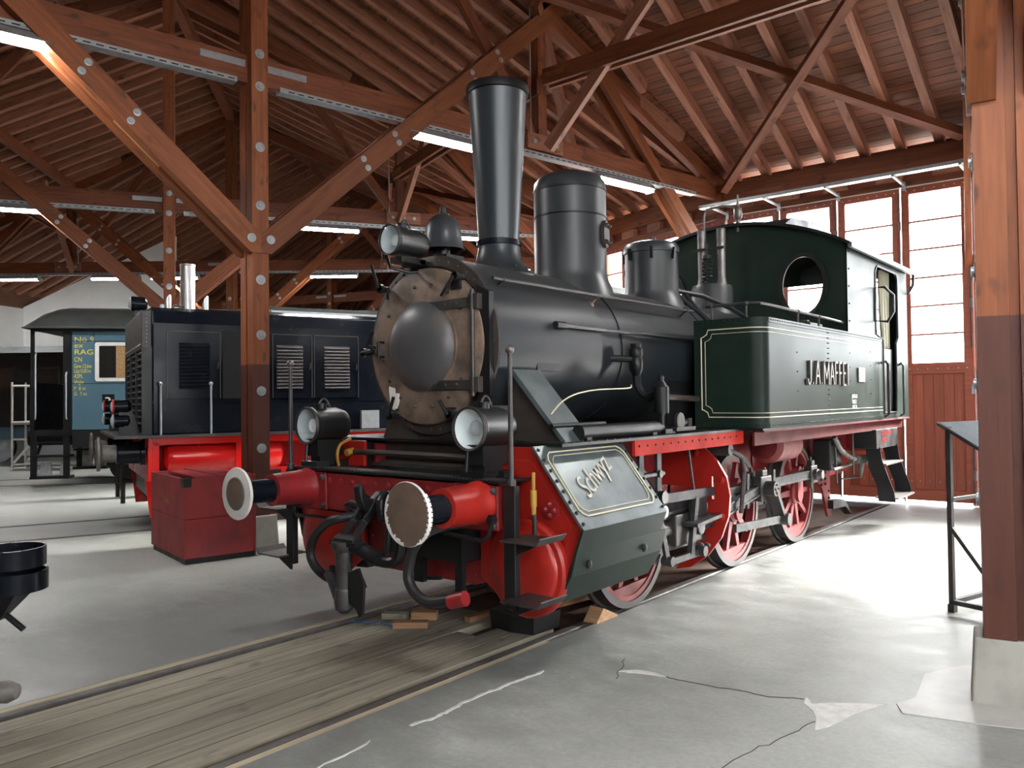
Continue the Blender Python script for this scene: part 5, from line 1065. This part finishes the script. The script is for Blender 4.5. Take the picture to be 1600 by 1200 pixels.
for s in (-1, 1):
    MB().box((s*1.30-.03, -2.98, 1.17), (s*1.30+.03, -2.92, 3.25)).obj('platform_post', 'black', CO, smooth=False)
    MB().tube([(s*1.38, -2.28, 1.4), (s*1.42, -2.28, 1.45), (s*1.42, -2.28, 2.3), (s*1.38, -2.28, 2.36)], .018, 6).tube([(s*1.36, -2.88, 1.4), (s*1.40, -2.86, 1.45), (s*1.40, -2.86, 2.7), (s*1.36, -2.86, 2.75)], .018, 6).obj('grab_rail', 'galv', CO)
    sp = MB().prism([(-2.98, 1.17), (-2.86, 1.17), (-2.86, .22), (-2.98, .22)], 'x', s*1.30, s*1.34).prism([(-2.36, 1.17), (-2.24, 1.17), (-2.24, .22), (-2.36, .22)], 'x', s*1.30, s*1.34).box((s*1.05, -2.98, .18), (s*1.38, -2.24, .23)).box((s*1.08, -2.98, .62), (s*1.36, -2.24, .66)).box((s*1.10, -2.98, .90), (s*1.34, -2.24, .93)).obj('platform_steps', 'black', CO, smooth=False)
    for y, k in ((-2.72, .20), (-2.38, .12)): MB().loft([[Vector((s*1.18, y-k*.5, .26)), Vector((s*1.18, y+k*.5, .26)), Vector((s*1.16, y+k*.42, .50)), Vector((s*1.16, y-k*.42, .50))], [Vector((s*1.28, y-k*.62, .24)), Vector((s*1.28, y+k*.62, .24)), Vector((s*1.25, y+k*.42, .52)), Vector((s*1.25, y-k*.42, .52))]]).obj('step_plate', 'galv', sp, smooth=False)
    for y in (-1.2, 3.4): MB().lathe([(.44, 0), (.44, .12), (.38, .12), (.36, .05), (.1, .05), (0, .14)], (s*.70, y, .44), (s, 0, 0), 32).obj('wheel', 'black', CO)
gt = MB().box((-1.26, -3.02, 1.17), (1.26, -2.99, 2.15))
gt.obj('platform_gate', 'black', CO, smooth=False)
MB().bar((.1, -3.4, .42), (1.0, -3.02, .50), .06, .07).cyl((.1, -3.4, .42), (.0, -3.44, .36), .03, n=8).bar((.9, -3.06, .5), (.9, -2.9, 1.0), .05, .05).obj('coupling_bar', 'black', CO)
MB().lathe([(.09, 0), (.09, .3), (.07, .31), (.07, .42), (.2, .43), (.2, .46), (0, .47)], (0, -3.02, .98), (0, -1, 0), 20).obj('centre_buffer', 'black', CO)

# ================================================================== FAR LEFT: black carriage and scaffold steps
FW = thing('goods_carriage', 'dark carriage with small windows standing behind the blue coach platform at the far left', 'carriage', ring_pt(24.5, 53.5), rad(-53.5))
cb = MB().box((-1.3, -5.5, 1.10), (1.3, 5.2, 3.15)).obj('body', 'black', FW, smooth=False)
MB().prism([(-1.38, 3.13), (1.38, 3.13), (.9, 3.33), (-.9, 3.33)], 'y', -5.6, 5.3).obj('roof', 'roofgrey', FW, smooth=False)
MB().box((-1.1, -5.3, .75), (1.1, 5, 1.12)).obj('underframe', 'blue', FW, smooth=False)
for y in (-4.6, -3.3, -2.0, -.7, .6, 1.9, 3.2, 4.3):
    f = holed('window_frame', rrect(y-.36, 1.95, y+.36, 2.75, .04), [rrect(y-.30, 2.01, y+.30, 2.69, .02)], 'x', 1.295, 1.32, 'black', FW)
    MB().box((1.301, y-.3, 2.01), (1.305, y+.3, 2.69)).obj('pane', 'lens', f, smooth=False)
for s in (-1, 1):
    for y in (-3.5, 3.5): MB().lathe([(.45, 0), (.45, .12), (.38, .12), (.36, .05), (.1, .05), (0, .14)], (s*.70, y, .45), (s, 0, 0), 28).obj('wheel', 'black', FW)
LD = thing('access_steps', 'white tubular scaffold steps with a yellow sign before the dark carriage', 'steps', ring_pt(24.7, 49.0), rad(-49.0))
def lad(pts, mat='white', nm='tube', r=.03): return MB().tube(pts, r, 6).obj(nm, mat, LD)
for y in (-.9, .9):
    for x in (-.3, .3): lad([(x, y, 0), (x, y, 2.3)], nm='upright')
for z in (.15, .8, 1.25, 2.2):
    for x in (-.3, .3): lad([(x, -.9, z), (x, .9, z)], nm='ledger')
for x in (-.3, .3): lad([(x, -.85, .2), (x, .85, 2.1)], nm='brace')
MB().box((-.32, -.92, 1.18), (.32, .92, 1.22)).obj('platform', 'galv', LD, smooth=False)
sg = MB().box((.30, -.25, 1.45), (.33, .25, 1.85)).obj('sign', 'yellow', LD, smooth=False)
for k in (-.12, 0, .12): MB().box((.33, k-.025, 1.5), (.333, k+.025, 1.8)).obj('sign_bar', 'black', sg, smooth=False)

# ================================================================== THINGS ON THE FLOOR
# red crate
CR = thing('wooden_crate', 'dark red painted wooden crate standing on the floor behind the left buffer', 'crate', (-3.75, .51, 0), rad(-11.5))
W_, D_, H_ = 1.24, .77, .90
for z0, z1 in ((.06, .47), (.475, H_)):
    MB().box((-W_, 0, z0), (0, .03, z1)).obj('board', 'cratered', CR, smooth=False, bev=.003)
    MB().box((-W_, D_-.03, z0), (0, D_, z1)).obj('board', 'cratered', CR, smooth=False, bev=.003)
    MB().box((-.03, .031, z0), (0, D_-.031, z1)).obj('board', 'cratered', CR, smooth=False, bev=.003)
    MB().box((-W_, .031, z0), (-W_+.03, D_-.031, z1)).obj('board', 'cratered', CR, smooth=False, bev=.003)
MB().box((-W_+.02, .02, 0), (-.02, D_-.02, .06)).obj('base', 'black', CR, smooth=False)
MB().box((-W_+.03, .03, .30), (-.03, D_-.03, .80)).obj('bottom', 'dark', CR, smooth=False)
MB().box((-W_+.02, .36, H_), (.03, .70, H_+.02)).obj('lid_board', 'cratered', CR, smooth=False)
MB().box((-W_+.25, .12, H_), (.02, .33, H_+.018)).obj('lid_board', 'cratered', CR, smooth=False)
MB().box((-.10, -.003, H_-.09), (.003, .08, H_+.002)).obj('corner_iron', 'black', CR, smooth=False)
text('faded_lettering', 'Jaeschutz', .10, 'scrap_wood', frame_m((-.82, -.002, .60), (1, 0, 0), (0, 0, 1)), CR, .0008, .8)
# info stand
ST = thing('information_stand', 'slim grey metal stand with tilted glass panel beside the right-hand post', 'stand', (2.87, 3.26, 0), rad(72))
for x in (0, .6): MB().box((x-.018, -.018, .06), (x+.018, .018, 1.44)).obj('upright', 'iron', ST, smooth=False)
MB().box((-.018, -.46, .06), (.018, .018, .095)).box((.582, -.46, .06), (.618, .018, .095)).box((-.018, -.018, .06), (.618, .018, .095)).box((-.018, -.018, .86), (.618, .018, .885)).bar((0, 0, .66), (0, -.44, .09), .03, .03).bar((.6, 0, .66), (.6, -.44, .09), .03, .03).obj('base_rail', 'iron', ST, smooth=False)
MB().prism([(.06, 1.475), (.06, 1.455), (-.44, 1.155), (-.44, 1.175)], 'x', -.06, .66).obj('panel', 'iron', ST, smooth=False)
MB().prism([(.05, 1.474), (.05, 1.469), (-.43, 1.181), (-.43, 1.186)], 'x', -.045, .645).obj('info_sheet', 'sheet', ST, smooth=False)
for x, y in ((0, 0), (.6, 0), (0, -.44), (.6, -.44)): MB().box((x-.025, y-.025, 0), (x+.025, y+.025, .06)).obj('foot', 'rubber', ST, smooth=False)
# double ring holder at the left edge
RG = thing('ring_bracket', 'black iron double ring bracket on a post cut by the left edge', 'bracket', (-1.12, -2.34, 0), rad(39))
for z, k in ((.795, 0), (.665, .012)):
    MB().lathe([(.168, 0), (.180, 0), (.180, .105), (.168, .105), (.168, 0)], (.42+k, 0, z), (0, 0, 1), 44, cap=False).obj('ring', 'blackgloss', RG)
MB().box((.03, -.04, .62), (.25, .04, .88)).loft([[Vector((.42+a, b, .665)) for a, b in ((-.17, -.05), (.10, -.10), (.10, .10), (-.17, .05))], [Vector((.35+a, b, .50)) for a, b in ((-.05, -.025), (.03, -.025), (.03, .025), (-.05, .025))]]).obj('arm', 'black', RG, smooth=False)
MB().cyl((.36, 0, .56), (.50, 0, .445), .017, n=8).obj('pin', 'black', RG)
MB().box((-.05, -.05, 0), (.03, .05, .95)).obj('post', 'black', RG, smooth=False)
HF = thing('hose_fitting', 'dirty metal hose coupling poking in at the lower left edge', 'coupling', (.34, -2.62, .0), rad(39))
MB().tube(smoothpath([(-.10, 0, 0), (-.10, 0, .30), (-.03, 0, .48), (.10, 0, .505)], 5), .03, 8).obj('hose', 'rubber', HF)
MB().lathe([(.03, 0), (.032, .05), (.044, .06), (.046, .11), (.03, .145), (0, .15)], (.08, 0, .505), (1, .05, .02), 14).obj('metal_end', 'greybuffer', HF)
# oddments on the deck below the front steps
def block(name, label, cat, loc, rot, size, mat, group=None):
    o = MB().box((-size[0]/2, -size[1]/2, 0), (size[0]/2, size[1]/2, size[2])).obj(name, mat, None, smooth=False, bev=.004, loc=loc, rotz=rad(rot)); return tag(o, label, cat, group)
block('wood_block', 'short orange wood block lying nearest the viewer on the track deck', 'wood block', (-.20, .40, 0), 40, (.26, .09, .045), 'scrap_wood')
block('wood_block', 'second orange wood block just behind the nearest one on the deck', 'wood block', (-.28, .62, 0), 35, (.20, .09, .06), 'scrap_wood')
block('wood_block', 'dark grey wood block left of the orange blocks on the deck', 'wood block', (-.46, .48, 0), 30, (.20, .08, .05), 'grey_wood')
o = timber('wood_batten', (.05, .75, .02), (.14, 2.6, .02), .06, .04, 'scrap_wood', None); tag(o, 'long brown batten lying along the deck beneath the engine', 'batten')
o = timber('wood_plank', (.30, 1.45, .03), (.46, 2.6, .03), .12, .05, 'pale_wood', None); tag(o, 'pale plank lying under the cylinder beside the front wheel', 'plank')
random.seed(3); mb = MB()
for i in range(14):
    mb.tube([(-.66+.024*i+.018*cos(a), .20+.010*i+.014*sin(a)*(i % 2), .012+.014*abs(sin(a))*(1-i % 2)) for a in [2*PI*k/10 for k in range(10)]], .005, 5, closed=True)
tag(mb.obj('chain', 'bluechain'), 'blue chain lying on the deck under the coupling', 'chain')
dp = MB().prism([(-.21, -.14), (.0, -.18), (.19, -.14), (.21, .14), (0, .18), (-.21, .15)], 'z', 0, .02).loft([[Vector((x, y, 0)) for x, y in ((-.21, -.14), (.0, -.18), (.19, -.14), (.21, .14), (0, .18), (-.21, .15))], [Vector((x*1.06, y*1.06, .13)) for x, y in ((-.21, -.14), (.0, -.18), (.19, -.14), (.21, .14), (0, .18), (-.21, .15))], [Vector((x*.98, y*.98, .13)) for x, y in ((-.21, -.14), (.0, -.18), (.19, -.14), (.21, .14), (0, .18), (-.21, .15))], [Vector((x*.9, y*.9, .03)) for x, y in ((-.21, -.14), (.0, -.18), (.19, -.14), (.21, .14), (0, .18), (-.21, .15))]], True).obj('drip_tray', 'black', None, smooth=False, loc=(.47, .93, 0))
tag(dp, 'black oil drip tray on the deck below the right front step', 'tray')
wd = MB().prism([(1.30, 0), (1.62, 0), (1.40, .10)], 'x', .74, .86).obj('wheel_wedge', 'scrap_wood', None, smooth=False); tag(wd, 'wooden wedge jammed in front of the leading engine wheel', 'wedge')
